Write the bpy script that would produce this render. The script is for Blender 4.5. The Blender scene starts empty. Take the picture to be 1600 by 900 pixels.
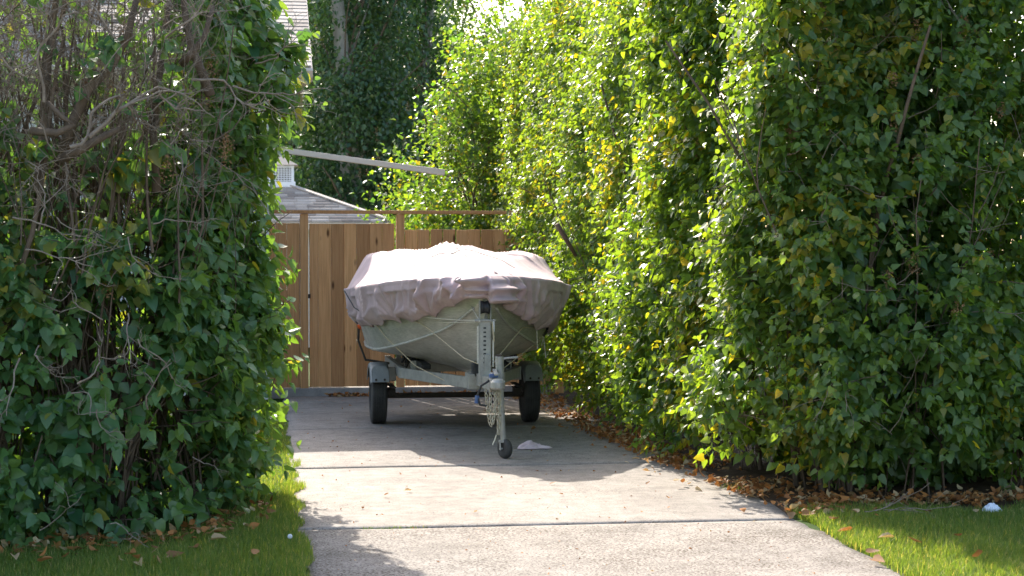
import bpy, math, random
import numpy as np
from mathutils import Vector, Matrix

random.seed(7)
rng = np.random.default_rng(7)
sc = bpy.context.scene
COL = sc.collection
R = math.radians

# ------------------------------------------------------------------ camera, sky, sun, exposure
CAM_H, FPX, HORIZ, YAW = 1.62, 2752.0, 395.0, R(8.0)
cd = bpy.data.cameras.new('camera')
cam = bpy.data.objects.new('camera', cd)
COL.objects.link(cam)
cd.sensor_width = 36.0
cd.lens = FPX / 1600 * 36.0
cd.clip_start, cd.clip_end = 0.1, 3000
cam.location = (0, 0, CAM_H)
cam.rotation_euler = (R(90) - math.atan((450 - HORIZ) / FPX), 0, -YAW)
cd.dof.use_dof = True
cd.dof.focus_distance = 13.0
cd.dof.aperture_fstop = 5.6
sc.camera = cam

SUN_EL = R(37.0)
SUN_H = (-0.219, 0.976)                    # horizontal direction towards the sun
w = bpy.data.worlds.new('World'); sc.world = w; w.use_nodes = True
nt = w.node_tree; nt.nodes.clear()
sky = nt.nodes.new('ShaderNodeTexSky'); sky.sky_type = 'NISHITA'; sky.sun_disc = False
sky.sun_elevation = SUN_EL
sky.sun_rotation = math.atan2(SUN_H[0], SUN_H[1])
sky.air_density = 1.0; sky.dust_density = 3.0; sky.ozone_density = 0.4
bg = nt.nodes.new('ShaderNodeBackground'); bg.inputs['Strength'].default_value = 0.15
wo = nt.nodes.new('ShaderNodeOutputWorld')
nt.links.new(sky.outputs[0], bg.inputs[0]); nt.links.new(bg.outputs[0], wo.inputs[0])
sl = bpy.data.lights.new('sun', 'SUN'); sl.energy = 3.0; sl.angle = R(0.53); sl.color = (1.0, 0.94, 0.84)
sun = bpy.data.objects.new('sun', sl); COL.objects.link(sun)
ch = math.cos(SUN_EL)
sun.rotation_euler = Vector((SUN_H[0] * ch, SUN_H[1] * ch, math.sin(SUN_EL))).to_track_quat('Z', 'Y').to_euler()
sun.location = (-4, 30, 25)
sc.view_settings.view_transform = 'Standard'; sc.view_settings.look = 'None'
sc.view_settings.gamma = 1.0; sc.view_settings.exposure = 1.74
sc.cycles.max_bounces = 8
sc.cycles.transparent_max_bounces = 8

CS, SN = math.cos(YAW), math.sin(YAW)
def at(px, py, v):
    """world point seen at photo pixel (px, py) on the plane y = v (authoring aid for measured positions)"""
    q = (px - 800) / FPX
    d = v / (CS - q * SN)
    return Vector((d * (q * CS + SN), v, CAM_H - (py - HORIZ) * d / FPX))
def ground_at(px, py):
    d = FPX * CAM_H / (py - HORIZ); X = (px - 800) / FPX * d
    return Vector((X * CS + d * SN, -X * SN + d * CS, 0))
def cam_px(p):
    X = p[:, 0] * CS - p[:, 1] * SN; d = p[:, 0] * SN + p[:, 1] * CS
    return 800 + FPX * X / d, HORIZ - (p[:, 2] - CAM_H) * FPX / d, d

# ------------------------------------------------------------------ materials
class NB:
    def __init__(s, name):
        s.m = bpy.data.materials.new(name); s.m.use_nodes = True
        s.t = s.m.node_tree; s.t.nodes.clear()
        s.out = s.n('ShaderNodeOutputMaterial')
    def n(s, typ, **kw):
        nd = s.t.nodes.new(typ)
        for k, v in kw.items(): setattr(nd, k, v)
        return nd
    def l(s, a, b): s.t.links.new(a, b)
    def coord(s, scale=(1, 1, 1), kind='Object'):
        tc = s.n('ShaderNodeTexCoord'); mp = s.n('ShaderNodeMapping'); mp.inputs['Scale'].default_value = scale
        s.l(tc.outputs[kind], mp.inputs[0]); return mp.outputs[0]
    def noise(s, vec, scale, detail=4, rough=0.55):
        nd = s.n('ShaderNodeTexNoise'); nd.inputs['Scale'].default_value = scale
        nd.inputs['Detail'].default_value = detail; nd.inputs['Roughness'].default_value = rough
        s.l(vec, nd.inputs['Vector']); return nd.outputs['Fac']
    def ramp(s, fac, stops):
        r = s.n('ShaderNodeValToRGB'); e = r.color_ramp.elements
        while len(e) > 1: e.remove(e[-1])
        e[0].position = stops[0][0]; e[0].color = (*stops[0][1], 1)
        for p, c in stops[1:]:
            x = e.new(p); x.color = (*c, 1)
        s.l(fac, r.inputs[0]); return r.outputs[0]
    def mix(s, a, b, fac, mode='MIX'):
        m = s.n('ShaderNodeMix', data_type='RGBA', blend_type=mode)
        for val, idx in ((fac, 0), (a, 6), (b, 7)):
            if hasattr(val, 'is_linked'): s.l(val, m.inputs[idx])
            elif idx == 0: m.inputs[0].default_value = val
            else: m.inputs[idx].default_value = (*val, 1)
        return m.outputs[2]
    def math(s, op, a, b=None):
        m = s.n('ShaderNodeMath', operation=op)
        for i, val in enumerate((a, b)):
            if val is None: continue
            if hasattr(val, 'is_linked'): s.l(val, m.inputs[i])
            else: m.inputs[i].default_value = val
        return m.outputs[0]
    def bump(s, h, strength, dist=0.01):
        b = s.n('ShaderNodeBump'); b.inputs['Strength'].default_value = strength; b.inputs['Distance'].default_value = dist
        s.l(h, b.inputs['Height']); return b.outputs[0]
    def principled(s, col, rough=0.6, metal=0.0, normal=None, spec=0.5, sheen=0.0):
        p = s.n('ShaderNodeBsdfPrincipled')
        for val, key in ((col, 'Base Color'), (rough, 'Roughness'), (metal, 'Metallic')):
            if hasattr(val, 'is_linked'): s.l(val, p.inputs[key])
            elif key == 'Base Color': p.inputs[key].default_value = (*val, 1)
            else: p.inputs[key].default_value = val
        p.inputs['Specular IOR Level'].default_value = spec
        p.inputs['Sheen Weight'].default_value = sheen
        if normal is not None: s.l(normal, p.inputs['Normal'])
        return p.outputs[0]
    def done(s, sh):
        s.l(sh, s.out.inputs[0]); return s.m

def plain(name, c1, c2, scale=8, rough=0.6, metal=0.0, bump=0.15, spec=0.5, stretch=(1, 1, 1), dist=0.01):
    b = NB(name); v = b.coord(stretch)
    n1 = b.noise(v, scale); n2 = b.noise(v, scale * 7, 3)
    f = b.math('ADD', b.math('MULTIPLY', n1, 0.7), b.math('MULTIPLY', n2, 0.3))
    col = b.ramp(f, [(0.3, c1), (0.7, c2)])
    return b.done(b.principled(col, rough, metal, b.bump(f, bump, dist), spec))

def leaf_mat(name, dark, light, yellow, trans=0.45, tgain=(2.6, 2.3, 0.7), rough=0.38, spec=0.5):
    """leaf with own colour per leaf (attributes tint / age), gloss and light passing through"""
    b = NB(name)
    at_ = b.n('ShaderNodeAttribute', attribute_name='tint'); ag = b.n('ShaderNodeAttribute', attribute_name='age')
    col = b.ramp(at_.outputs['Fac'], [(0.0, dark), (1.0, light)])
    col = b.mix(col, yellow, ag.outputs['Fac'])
    v = b.coord(); n = b.noise(v, 60, 2)
    col = b.mix(col, b.mix(col, (0.75, 0.8, 0.7), 1.0, 'MULTIPLY'), n)
    geo = b.n('ShaderNodeNewGeometry')
    under = b.mix(col, (0.16, 0.2, 0.1), 0.3)
    col2 = b.mix(col, under, geo.outputs['Backfacing'])
    p = b.principled(col2, rough, 0.0, b.bump(n, 0.25, 0.004), spec)
    tr = b.n('ShaderNodeBsdfTranslucent')
    b.l(b.mix(col, tgain, 1.0, 'MULTIPLY'), tr.inputs[0])
    mx = b.n('ShaderNodeMixShader'); mx.inputs[0].default_value = trans
    b.l(p, mx.inputs[1]); b.l(tr.outputs[0], mx.inputs[2])
    return b.done(mx.outputs[0])

M = {}
M['leaf'] = leaf_mat('lilac_leaf', (0.042, 0.115, 0.052), (0.13, 0.21, 0.042), (0.40, 0.30, 0.035), 0.52, (3.1, 2.7, 0.5), 0.38, 0.6)
M['leaf_dark'] = leaf_mat('lilac_leaf_blue', (0.042, 0.13, 0.06), (0.11, 0.21, 0.06), (0.30, 0.25, 0.04), 0.4, (2.8, 2.4, 0.6), 0.38, 0.6)
M['poplar'] = leaf_mat('poplar_leaf', (0.022, 0.066, 0.034), (0.055, 0.115, 0.045), (0.15, 0.15, 0.03), 0.35)
M['grass'] = leaf_mat('grass_blade', (0.052, 0.13, 0.018), (0.17, 0.245, 0.038), (0.46, 0.38, 0.16), 0.45, (2.2, 2.0, 0.8), 0.5, 0.3)
M['litter'] = leaf_mat('dry_leaf', (0.17, 0.065, 0.022), (0.5, 0.21, 0.065), (0.52, 0.4, 0.24), 0.25, (1.5, 1.2, 0.8), 0.6, 0.25)
M['seed'] = plain('dry_seed_head', (0.16, 0.08, 0.035), (0.3, 0.17, 0.07), 30, 0.8)
M['bark'] = plain('shrub_bark', (0.075, 0.052, 0.036), (0.18, 0.13, 0.09), 18, 0.85, 0, 0.5, 0.2, (1, 1, 0.25))
M['twig'] = plain('dead_twig', (0.15, 0.11, 0.08), (0.31, 0.25, 0.19), 20, 0.8, 0, 0.3, 0.2)
M['pale_bark'] = plain('pale_bark', (0.2, 0.17, 0.14), (0.46, 0.42, 0.37), 5, 0.85, 0, 0.6, 0.2, (1, 1, 0.3))
M['soil'] = plain('soil', (0.045, 0.03, 0.02), (0.11, 0.075, 0.05), 9, 0.95, 0, 0.7, 0.1)
M['turf'] = plain('turf', (0.025, 0.05, 0.012), (0.055, 0.09, 0.02), 5, 0.95, 0, 0.6, 0.1)
M['galv'] = plain('galvanised_steel', (0.27, 0.26, 0.23), (0.44, 0.42, 0.37), 14, 0.5, 0.35, 0.12)
M['fender'] = plain('fender_steel', (0.24, 0.25, 0.24), (0.34, 0.35, 0.34), 9, 0.45, 0.35, 0.1)
M['darksteel'] = plain('rusty_axle', (0.03, 0.026, 0.022), (0.09, 0.065, 0.05), 12, 0.75, 0.2, 0.3)
M['chain'] = plain('zinc_chain', (0.42, 0.38, 0.28), (0.68, 0.63, 0.5), 30, 0.45, 0.6, 0.1)
M['rubber'] = plain('tyre_rubber', (0.026, 0.024, 0.022), (0.075, 0.068, 0.06), 10, 0.75, 0, 0.2, 0.4)
M['black'] = plain('black_rubber', (0.012, 0.012, 0.013), (0.028, 0.028, 0.03), 12, 0.55, 0, 0.1)
M['rope'] = plain('white_rope', (0.5, 0.45, 0.36), (0.75, 0.7, 0.6), 60, 0.8, 0, 0.3)
M['rope_tan'] = plain('tan_rope', (0.45, 0.36, 0.22), (0.68, 0.57, 0.4), 60, 0.8, 0, 0.3)
M['white'] = plain('white_paint', (0.68, 0.69, 0.71), (0.8, 0.8, 0.8), 10, 0.5, 0, 0.05)
M['cream'] = plain('beige_paint', (0.55, 0.46, 0.37), (0.64, 0.54, 0.44), 6, 0.5, 0, 0.05)
M['siding'] = plain('pale_siding', (0.5, 0.48, 0.44), (0.6, 0.58, 0.54), 4, 0.7, 0, 0.05)
M['rag'] = plain('pink_cloth', (0.56, 0.41, 0.41), (0.70, 0.55, 0.55), 14, 0.9, 0, 0.4)
M['plastic'] = plain('pale_plastic', (0.55, 0.6, 0.68), (0.72, 0.76, 0.82), 14, 0.4, 0, 0.2)
M['orange'] = plain('orange_lens', (0.75, 0.09, 0.02), (0.85, 0.14, 0.03), 10, 0.25)
M['blue'] = plain('blue_wire', (0.05, 0.09, 0.2), (0.08, 0.14, 0.3), 10, 0.45)
M['bunk'] = plain('bunk_carpet', (0.02, 0.02, 0.02), (0.05, 0.05, 0.05), 40, 0.95, 0, 0.4)

def wood_mat():
    b = NB('cedar_board'); v = b.coord((32, 32, 1.1)); oi = b.n('ShaderNodeObjectInfo')
    off = b.n('ShaderNodeVectorMath', operation='ADD'); b.l(v, off.inputs[0])
    cmb = b.n('ShaderNodeCombineXYZ'); r40 = b.math('MULTIPLY', oi.outputs['Random'], 40.0)
    b.l(r40, cmb.inputs[0]); b.l(r40, cmb.inputs[2]); b.l(cmb.outputs[0], off.inputs[1])
    g = b.noise(off.outputs[0], 2.2, 6, 0.65)
    col = b.ramp(g, [(0.25, (0.37, 0.185, 0.08)), (0.5, (0.53, 0.285, 0.127)), (0.75, (0.63, 0.365, 0.18))])
    v2 = b.coord((7, 7, 2.2)); off2 = b.n('ShaderNodeVectorMath', operation='ADD'); b.l(v2, off2.inputs[0]); b.l(cmb.outputs[0], off2.inputs[1])
    vo = b.n('ShaderNodeTexVoronoi'); vo.inputs['Scale'].default_value = 1.15; b.l(off2.outputs[0], vo.inputs['Vector'])
    kn = b.ramp(vo.outputs['Distance'], [(0.07, (0.2, 0.15, 0.12)), (0.17, (1, 1, 1))])
    col = b.mix(col, kn, 1.0, 'MULTIPLY')
    tone = b.ramp(oi.outputs['Random'], [(0, (0.66, 0.60, 0.56)), (0.5, (0.95, 0.92, 0.9)), (1, (1.2, 1.16, 1.1))])
    col = b.mix(col, tone, 1.0, 'MULTIPLY')
    return b.done(b.principled(col, 0.75, 0, b.bump(g, 0.3, 0.006), 0.25))
M['wood'] = wood_mat()

def concrete_mat():
    b = NB('concrete'); v = b.coord((1, 1, 1))
    big = b.noise(v, 1.3, 6, 0.7); mid = b.noise(v, 9, 5, 0.65); fine = b.noise(v, 90, 3, 0.7)
    col = b.ramp(big, [(0.32, (0.225, 0.198, 0.175)), (0.5, (0.292, 0.259, 0.229)), (0.7, (0.335, 0.297, 0.263))])
    col = b.mix(col, b.ramp(mid, [(0.35, (0.78, 0.77, 0.75)), (0.62, (1.06, 1.06, 1.05))]), 1.0, 'MULTIPLY')
    col = b.mix(col, b.ramp(fine, [(0.33, (0.6, 0.58, 0.55)), (0.5, (1, 1, 1)), (0.75, (1.12, 1.1, 1.06))]), 1.0, 'MULTIPLY')
    # worn pits and oil specks, denser on the weathered slab next to the street
    pit = b.noise(v, 62, 2, 0.6); zone = b.noise(v, 1.9, 3); sp = b.n('ShaderNodeSeparateXYZ'); b.l(v, sp.inputs[0])
    near = b.n('ShaderNodeMapRange'); near.inputs[1].default_value = 10.45; near.inputs[2].default_value = 10.3; near.inputs[3].default_value = 0; near.inputs[4].default_value = 0.105
    b.l(sp.outputs[1], near.inputs[0])
    pz = b.math('ADD', b.math('ADD', pit, b.math('MULTIPLY', zone, 0.30)), near.outputs[0])
    pm = b.ramp(pz, [(0.77, (1, 1, 1)), (0.83, (0.36, 0.32, 0.28))])
    col = b.mix(col, pm, 1.0, 'MULTIPLY')
    h = b.math('ADD', b.math('MULTIPLY', fine, 0.6), b.math('MULTIPLY', mid, 0.5))
    return b.done(b.principled(col, 0.85, 0, b.bump(h, 0.55, 0.008), 0.25))
M['concrete'] = concrete_mat()
M['kerb'] = plain('weathered_kerb', (0.2, 0.19, 0.18), (0.36, 0.34, 0.32), 7, 0.9, 0, 0.4, 0.2)
M['asphalt'] = plain('road_concrete', (0.27, 0.25, 0.22), (0.38, 0.35, 0.31), 20, 0.9, 0, 0.4, 0.2)
M['joint'] = plain('joint_dirt', (0.10, 0.085, 0.065), (0.2, 0.17, 0.13), 20, 0.95, 0, 0.4, 0.1)

def shingle_mat():
    b = NB('asphalt_shingle'); v = b.coord(); oi = b.n('ShaderNodeObjectInfo')
    a = b.n('ShaderNodeAttribute', attribute_name='tint')
    f = b.math('FRACT', b.math('ADD', oi.outputs['Random'], a.outputs['Fac']))
    col = b.ramp(f, [(0, (0.24, 0.20, 0.17)), (0.5, (0.36, 0.31, 0.265)), (1, (0.47, 0.41, 0.355))])
    g = b.noise(v, 120, 2)
    col = b.mix(col, b.ramp(g, [(0.3, (0.7, 0.7, 0.7)), (0.7, (1.15, 1.15, 1.15))]), 1.0, 'MULTIPLY')
    return b.done(b.principled(col, 0.9, 0, b.bump(g, 0.3, 0.004), 0.2))
M['shingle'] = shingle_mat()

def cover_mat():
    b = NB('cover_cloth'); v = b.coord()
    n = b.noise(v, 3.0, 5); f = b.noise(v, 160, 2); s = b.noise(v, 9, 4)
    col = b.ramp(n, [(0.3, (0.42, 0.30, 0.295)), (0.7, (0.54, 0.40, 0.395))])
    col = b.mix(col, b.ramp(s, [(0.3, (0.86, 0.85, 0.86)), (0.6, (1.04, 1.03, 1.04))]), 1.0, 'MULTIPLY')
    h = b.math('ADD', b.math('MULTIPLY', f, 0.25), s)
    return b.done(b.principled(col, 0.62, 0, b.bump(h, 0.25, 0.02), 0.3, 0.12))
M['cover'] = cover_mat()

def hull_mat():
    b = NB('aluminium_hull'); v = b.coord((1, 1, 3))
    n = b.noise(v, 4, 6, 0.65); f = b.noise(b.coord((3, 3, 30)), 6, 3)
    col = b.ramp(n, [(0.3, (0.50, 0.47, 0.41)), (0.7, (0.72, 0.685, 0.61))])
    col = b.mix(col, b.ramp(f, [(0.35, (0.8, 0.8, 0.78)), (0.6, (1.03, 1.03, 1.02))]), 1.0, 'MULTIPLY')
    ro = b.ramp(n, [(0.3, (0.5, 0.5, 0.5)), (0.7, (0.36, 0.36, 0.36))])
    return b.done(b.principled(col, ro, 0.5, b.bump(n, 0.12, 0.02), 0.5))
M['hull'] = hull_mat()

# ------------------------------------------------------------------ mesh helpers
def np_mesh(name, V, F, attrs=None, smooth=True):
    """F: list of int arrays (n,k), all of one vertex count each"""
    me = bpy.data.meshes.new(name)
    V = np.asarray(V, dtype=np.float32)
    loops = np.concatenate([np.asarray(f).reshape(-1) for f in F]).astype(np.int32)
    tot = np.concatenate([np.full(len(f), np.asarray(f).shape[1]) for f in F])
    start = np.concatenate([[0], np.cumsum(tot)[:-1]]).astype(np.int32)
    me.vertices.add(len(V)); me.vertices.foreach_set('co', V.reshape(-1))
    me.loops.add(len(loops)); me.loops.foreach_set('vertex_index', loops)
    me.polygons.add(len(start)); me.polygons.foreach_set('loop_start', start)
    if smooth: me.polygons.foreach_set('use_smooth', np.ones(len(start), dtype=bool))
    me.update(calc_edges=True)
    for k, val in (attrs or {}).items():
        a = me.attributes.new(k, 'FLOAT', 'POINT'); a.data.foreach_set('value', np.asarray(val, dtype=np.float32))
    return me

def link(name, me, mat, parent=None, loc=None):
    o = bpy.data.objects.new(name, me); COL.objects.link(o)
    if mat is not None and len(me.materials) == 0: me.materials.append(mat)
    if parent is not None: o.parent = parent
    if loc is not None: o.location = loc
    return o

def tag(o, label=None, cat=None, group=None, kind=None):
    if label: o['label'] = label
    if cat: o['category'] = cat
    if group: o['group'] = group
    if kind: o['kind'] = kind
    return o

def thing(name, loc, label, cat, group=None, rz=0):
    o = bpy.data.objects.new(name, None); COL.objects.link(o)
    o.location = loc; o.rotation_euler = (0, 0, rz); o.empty_display_size = 0.2
    return tag(o, label, cat, group)

class MB:
    def __init__(s): s.v = []; s.f = []
    def add(s, vs, fs):
        n = len(s.v); s.v += [tuple(p) for p in vs]; s.f += [tuple(i + n for i in f) for f in fs]; return s
    def box(s, c, d, rot=None):
        x, y, z = d[0] / 2, d[1] / 2, d[2] / 2
        vs = [Vector((a * x, b * y, e * z)) for a in (-1, 1) for b in (-1, 1) for e in (-1, 1)]
        if rot is not None: vs = [rot @ p for p in vs]
        vs = [p + Vector(c) for p in vs]
        return s.add(vs, [(0, 1, 3, 2), (4, 6, 7, 5), (0, 4, 5, 1), (2, 3, 7, 6), (0, 2, 6, 4), (1, 5, 7, 3)])
    def beam(s, a, b, wd, ht):
        a, b = Vector(a), Vector(b); d = b - a; L = d.length; y = d.normalized()
        x = y.cross(Vector((0, 0, 1))); x = x.normalized() if x.length > 1e-4 else Vector((1, 0, 0))
        z = x.cross(y); rot = Matrix((x, y, z)).transposed()
        return s.box((a + b) / 2, (wd, L, ht), rot)
    def tube(s, pts, r, n=8, cap=True):
        pts = [Vector(p) for p in pts]; rs = r if hasattr(r, '__len__') else [r] * len(pts)
        rings = []; up = None
        for i, p in enumerate(pts):
            t = (pts[min(i + 1, len(pts) - 1)] - pts[max(i - 1, 0)]).normalized()
            if up is None:
                up = t.orthogonal().normalized()
            up = (up - t * up.dot(t)); up = up.normalized() if up.length > 1e-5 else t.orthogonal().normalized()
            sd = t.cross(up)
            rings.append([p + (up * math.cos(2 * math.pi * k / n) + sd * math.sin(2 * math.pi * k / n)) * rs[i] for k in range(n)])
        vs = [q for ring in rings for q in ring]
        fs = [(i * n + k, i * n + (k + 1) % n, (i + 1) * n + (k + 1) % n, (i + 1) * n + k) for i in range(len(pts) - 1) for k in range(n)]
        if cap:
            fs.append(tuple(range(n - 1, -1, -1))); b0 = (len(pts) - 1) * n; fs.append(tuple(range(b0, b0 + n)))
        return s.add(vs, fs)
    def lathe(s, prof, c, axis, n=28):
        """prof: (along axis, radius)"""
        c, ax = Vector(c), Vector(axis).normalized(); e = ax.orthogonal().normalized(); g = ax.cross(e)
        vs = [c + ax * a + (e * math.cos(2 * math.pi * k / n) + g * math.sin(2 * math.pi * k / n)) * r for a, r in prof for k in range(n)]
        fs = [(i * n + k, i * n + (k + 1) % n, (i + 1) * n + (k + 1) % n, (i + 1) * n + k) for i in range(len(prof) - 1) for k in range(n)]
        fs.append(tuple(range(n - 1, -1, -1))); b0 = (len(prof) - 1) * n; fs.append(tuple(range(b0, b0 + n)))
        return s.add(vs, fs)
    def sweep(s, outline, a, b):
        """closed outline of points at plane a swept by the vector b-a"""
        n = len(outline); d = Vector(b) - Vector(a)
        vs = [Vector(p) for p in outline] + [Vector(p) + d for p in outline]
        fs = [(k, (k + 1) % n, n + (k + 1) % n, n + k) for k in range(n)] + [tuple(range(n - 1, -1, -1)), tuple(range(n, 2 * n))]
        return s.add(vs, fs)
    def build(s, name, mat, parent=None, smooth=False, bevel=0, off=None):
        me = bpy.data.meshes.new(name)
        vs = s.v if off is None else [tuple(Vector(p) - Vector(off)) for p in s.v]
        me.from_pydata(vs, [], s.f); me.update()
        o = link(name, me, mat, parent)
        if smooth:
            me.polygons.foreach_set('use_smooth', [True] * len(me.polygons)); 
        if bevel:
            m = o.modifiers.new('bevel', 'BEVEL'); m.width = bevel; m.segments = 2; m.limit_method = 'ANGLE'; m.angle_limit = R(40)
        return o

def vnoise(p, scale, seed=0):
    """value noise in 0..1, p (n,3), scale (3,) or number"""
    q = np.asarray(p, float) * np.asarray(scale, float) + seed * 17.31
    i = np.floor(q).astype(np.int64); f = q - i; f = f * f * (3 - 2 * f)
    def h(a):
        n = (a[:, 0] * 73856093) ^ (a[:, 1] * 19349663) ^ (a[:, 2] * 83492791) ^ (seed * 2654435)
        n = (n ^ (n >> 13)) * 1274126177 & 0x7fffffff
        return ((n ^ (n >> 16)) & 0xffff) / 65535.0
    r = 0
    for dx in (0, 1):
        for dy in (0, 1):
            for dz in (0, 1):
                wgt = np.abs(1 - dx - f[:, 0]) * np.abs(1 - dy - f[:, 1]) * np.abs(1 - dz - f[:, 2])
                r = r + wgt * h(i + np.array([dx, dy, dz]))
    return r

def norm(a): return a / np.maximum(np.linalg.norm(a, axis=1, keepdims=True), 1e-6)

# lilac leaf: heart shape, folded on its midrib, tip bent down; x across, y along, z up
LV = np.array([(0, 0, 0), (0, .3, 0), (0, .66, 0), (0, 1.04, 0),
               (-.24, -.06, .0), (-.40, .2, .0), (-.27, .62, .0),
               (.24, -.06, .0), (.40, .2, .0), (.27, .62, .0)])
LF4 = np.array([(0, 1, 5, 4), (1, 2, 6, 5), (0, 7, 8, 1), (1, 8, 9, 2)])
LF3 = np.array([(2, 3, 6), (2, 9, 3)])
SV = np.array([(0, 0, 0), (-.36, .36, 0), (0, 1, 0), (.36, .36, 0)])
SF3 = np.array([(0, 2, 1), (0, 3, 2)])
GV = np.array([(-.5, 0, 0), (.5, 0, 0), (-.36, .55, 0), (.36, .55, 0), (0, 1, 0)])

def frames(T, N):
    t = norm(T); n = norm(N - t * np.sum(N * t, 1, keepdims=True)); s = np.cross(t, n); return s, t, n

def leaves(P, T, N, S, kind='full', fold=None, droop=None, g=rng):
    """leaf geometry for points P with tip direction T, face normal N, length S"""
    n = len(P); s, t, nn = frames(T, N)
    base = LV if kind == 'full' else SV
    fold = (0.12 + 0.4 * g.random(n)) if fold is None else fold
    droop = (g.normal(0.14, 0.12, n)) if droop is None else droop
    x = base[None, :, 0] * np.ones((n, 1)); y = base[None, :, 1] * np.ones((n, 1))
    z = np.abs(x) * fold[:, None] - droop[:, None] * y * y
    x = x * (0.85 + 0.35 * g.random(n))[:, None]
    V = P[:, None, :] + S[:, None, None] * (x[..., None] * s[:, None, :] + y[..., None] * t[:, None, :] + z[..., None] * nn[:, None, :])
    k = base.shape[0]; o = (np.arange(n) * k)[:, None, None]
    if kind == 'full': F = [(LF4[None] + o).reshape(-1, 4), (LF3[None] + o).reshape(-1, 3)]
    else: F = [(SF3[None] + o).reshape(-1, 3)]
    return V.reshape(-1, 3), F, k

def leaf_part(name, parent, P, T, N, S, tint, age, mat, kind='full', stuff=True):
    off = np.array(parent.location) if parent is not None else np.zeros(3)
    V, F, k = leaves(P - off, T, N, S, kind)
    me = np_mesh(name, V, F, {'tint': np.repeat(tint, k), 'age': np.repeat(age, k)})
    o = link(name, me, mat, parent)
    if stuff: o['kind'] = 'stuff'
    return o

# proto leaves for the leaves that are objects of their own
PROTO = {}
def proto_leaves(mat, key, n=8):
    out = []
    for i in range(n):
        g = np.random.default_rng(100 + i)
        V, F, k = leaves(np.zeros((1, 3)), np.array([[0, 1., 0]]), np.array([[0, 0, 1.]]), np.ones(1), 'full', g=g)
        me = np_mesh('leaf', V, F, {'tint': np.full(k, (i + .5) / n), 'age': np.full(k, 0.75 if i == n - 1 else (0.12 if i == n - 2 else 0.0))})
        me.materials.append(mat); out.append(me)
    return out

def single_leaves(parent, P, T, N, S, mat, key):
    ms = proto_leaves(mat, key); s, t, n = frames(T, N); off = np.array(parent.location)
    for i in range(len(P)):
        k = random.randrange(7) if random.random() < .97 else 7
        o = link('leaf', ms[k], None, parent)
        m = Matrix.Identity(4)
        for r in range(3):
            m[r][0], m[r][1], m[r][2] = s[i][r] * S[i], t[i][r] * S[i], n[i][r] * S[i]
            m[r][3] = P[i][r] - off[r]
        o.matrix_local = m

def tubes_np(lines, sides=4):
    """lines: list of (pts (k,3), radii (k,)) -> V, F as arrays; cheap tubes for twigs"""
    Vs, Fs = [], []; base = 0
    ang = np.arange(sides) * 2 * np.pi / sides
    for pts, rad in lines:
        k = len(pts); t = np.gradient(pts, axis=0); t = norm(t)
        ref = np.array([0.31, 0.95, 0.05]) if abs(t[0][1]) < 0.9 else np.array([1., 0, 0])
        a = norm(np.cross(t, ref)); b = np.cross(t, a)
        ring = pts[:, None, :] + rad[:, None, None] * (np.cos(ang)[None, :, None] * a[:, None, :] + np.sin(ang)[None, :, None] * b[:, None, :])
        Vs.append(ring.reshape(-1, 3))
        i = np.arange(k - 1)[:, None] * sides; j = np.arange(sides)[None, :]; j2 = (j + 1) % sides
        Fs.append(np.stack([i + j, i + j2, i + sides + j2, i + sides + j], -1).reshape(-1, 4) + base)
        base += k * sides
    return np.concatenate(Vs), [np.concatenate(Fs)]

def wander(p0, d0, L, k, jit, g=rng, bend=(0, 0, 0)):
    pts = [np.array(p0, float)]; d = np.array(d0, float); d /= np.linalg.norm(d); st = L / (k - 1)
    for _ in range(k - 1):
        d = d + g.normal(0, jit, 3) + np.array(bend) * st; d /= np.linalg.norm(d)
        pts.append(pts[-1] + d * st)
    return np.array(pts)

def branchy(p0, d0, L, r, g, depth=2, jit=0.2, kids=3, k=7):
    """polylines of a branching twig"""
    pts = wander(p0, d0, L, k, jit, g); out = [(pts, np.linspace(r, r * 0.45, k))]
    if depth > 0:
        for _ in range(g.integers(max(1, kids - 1), kids + 2)):
            i = g.integers(k // 3, k - 1); d = norm((pts[min(i + 1, k - 1)] - pts[i])[None])[0] + g.normal(0, 0.65, 3)
            out += branchy(pts[i], d, L * g.uniform(0.4, 0.7), r * 0.55, g, depth - 1, jit, kids, max(4, k - 2))
    return out

def twig_part(name, parent, lines, mat, sides=4, stuff=True):
    V, F = tubes_np(lines, sides); off = np.array(parent.location)
    o = link(name, np_mesh(name, V - off, F), mat, parent)
    if stuff: o['kind'] = 'stuff'
    return o

# ------------------------------------------------------------------ the setting
def sheet(name, pts, z, mat):
    o = MB().add([(x, y, z) for x, y in pts], [tuple(range(len(pts)))]).build(name, mat)
    return tag(o, kind='structure')

sheet('ground', [(-600, 2.7), (600, 2.7), (600, 900), (-600, 900)], -0.03, M['turf'])
DL, DR = 0.20, 3.22                       # driveway edges
sheet('lawn', [(-30, 2.76), (DL + .06, 2.76), (DL + .06, 19), (-30, 19)], -0.012, M['turf'])
sheet('verge', [(DR - .06, 2.76), (30, 2.76), (30, 10.55), (DR - .06, 10.55)], -0.012, M['turf'])
sheet('flower_bed', [(DR - .1, 10.56), (12, 10.56), (12, 24), (DR - .1, 24)], -0.014, M['soil'])
sheet('pavement', [(-60, 4.2), (DL - .03, 4.2), (DL - .03, 5.7), (-60, 5.7)], -.006, M['concrete'])
sheet('pavement', [(DR + .03, 4.2), (60, 4.2), (60, 5.7), (DR + .03, 5.7)], -.006, M['concrete'])
sheet('road', [(-200, -12), (200, -12), (200, 2.6), (-200, 2.6)], -.10, M['asphalt'])
for x0_, x1_ in ((-60, DL - .5), (DR + .5, 60)):
    tag(MB().box(((x0_ + x1_) / 2, 2.68, -.05), (x1_ - x0_, .15, .14)).build('kerb', M['kerb'], bevel=.01), kind='structure')
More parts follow.
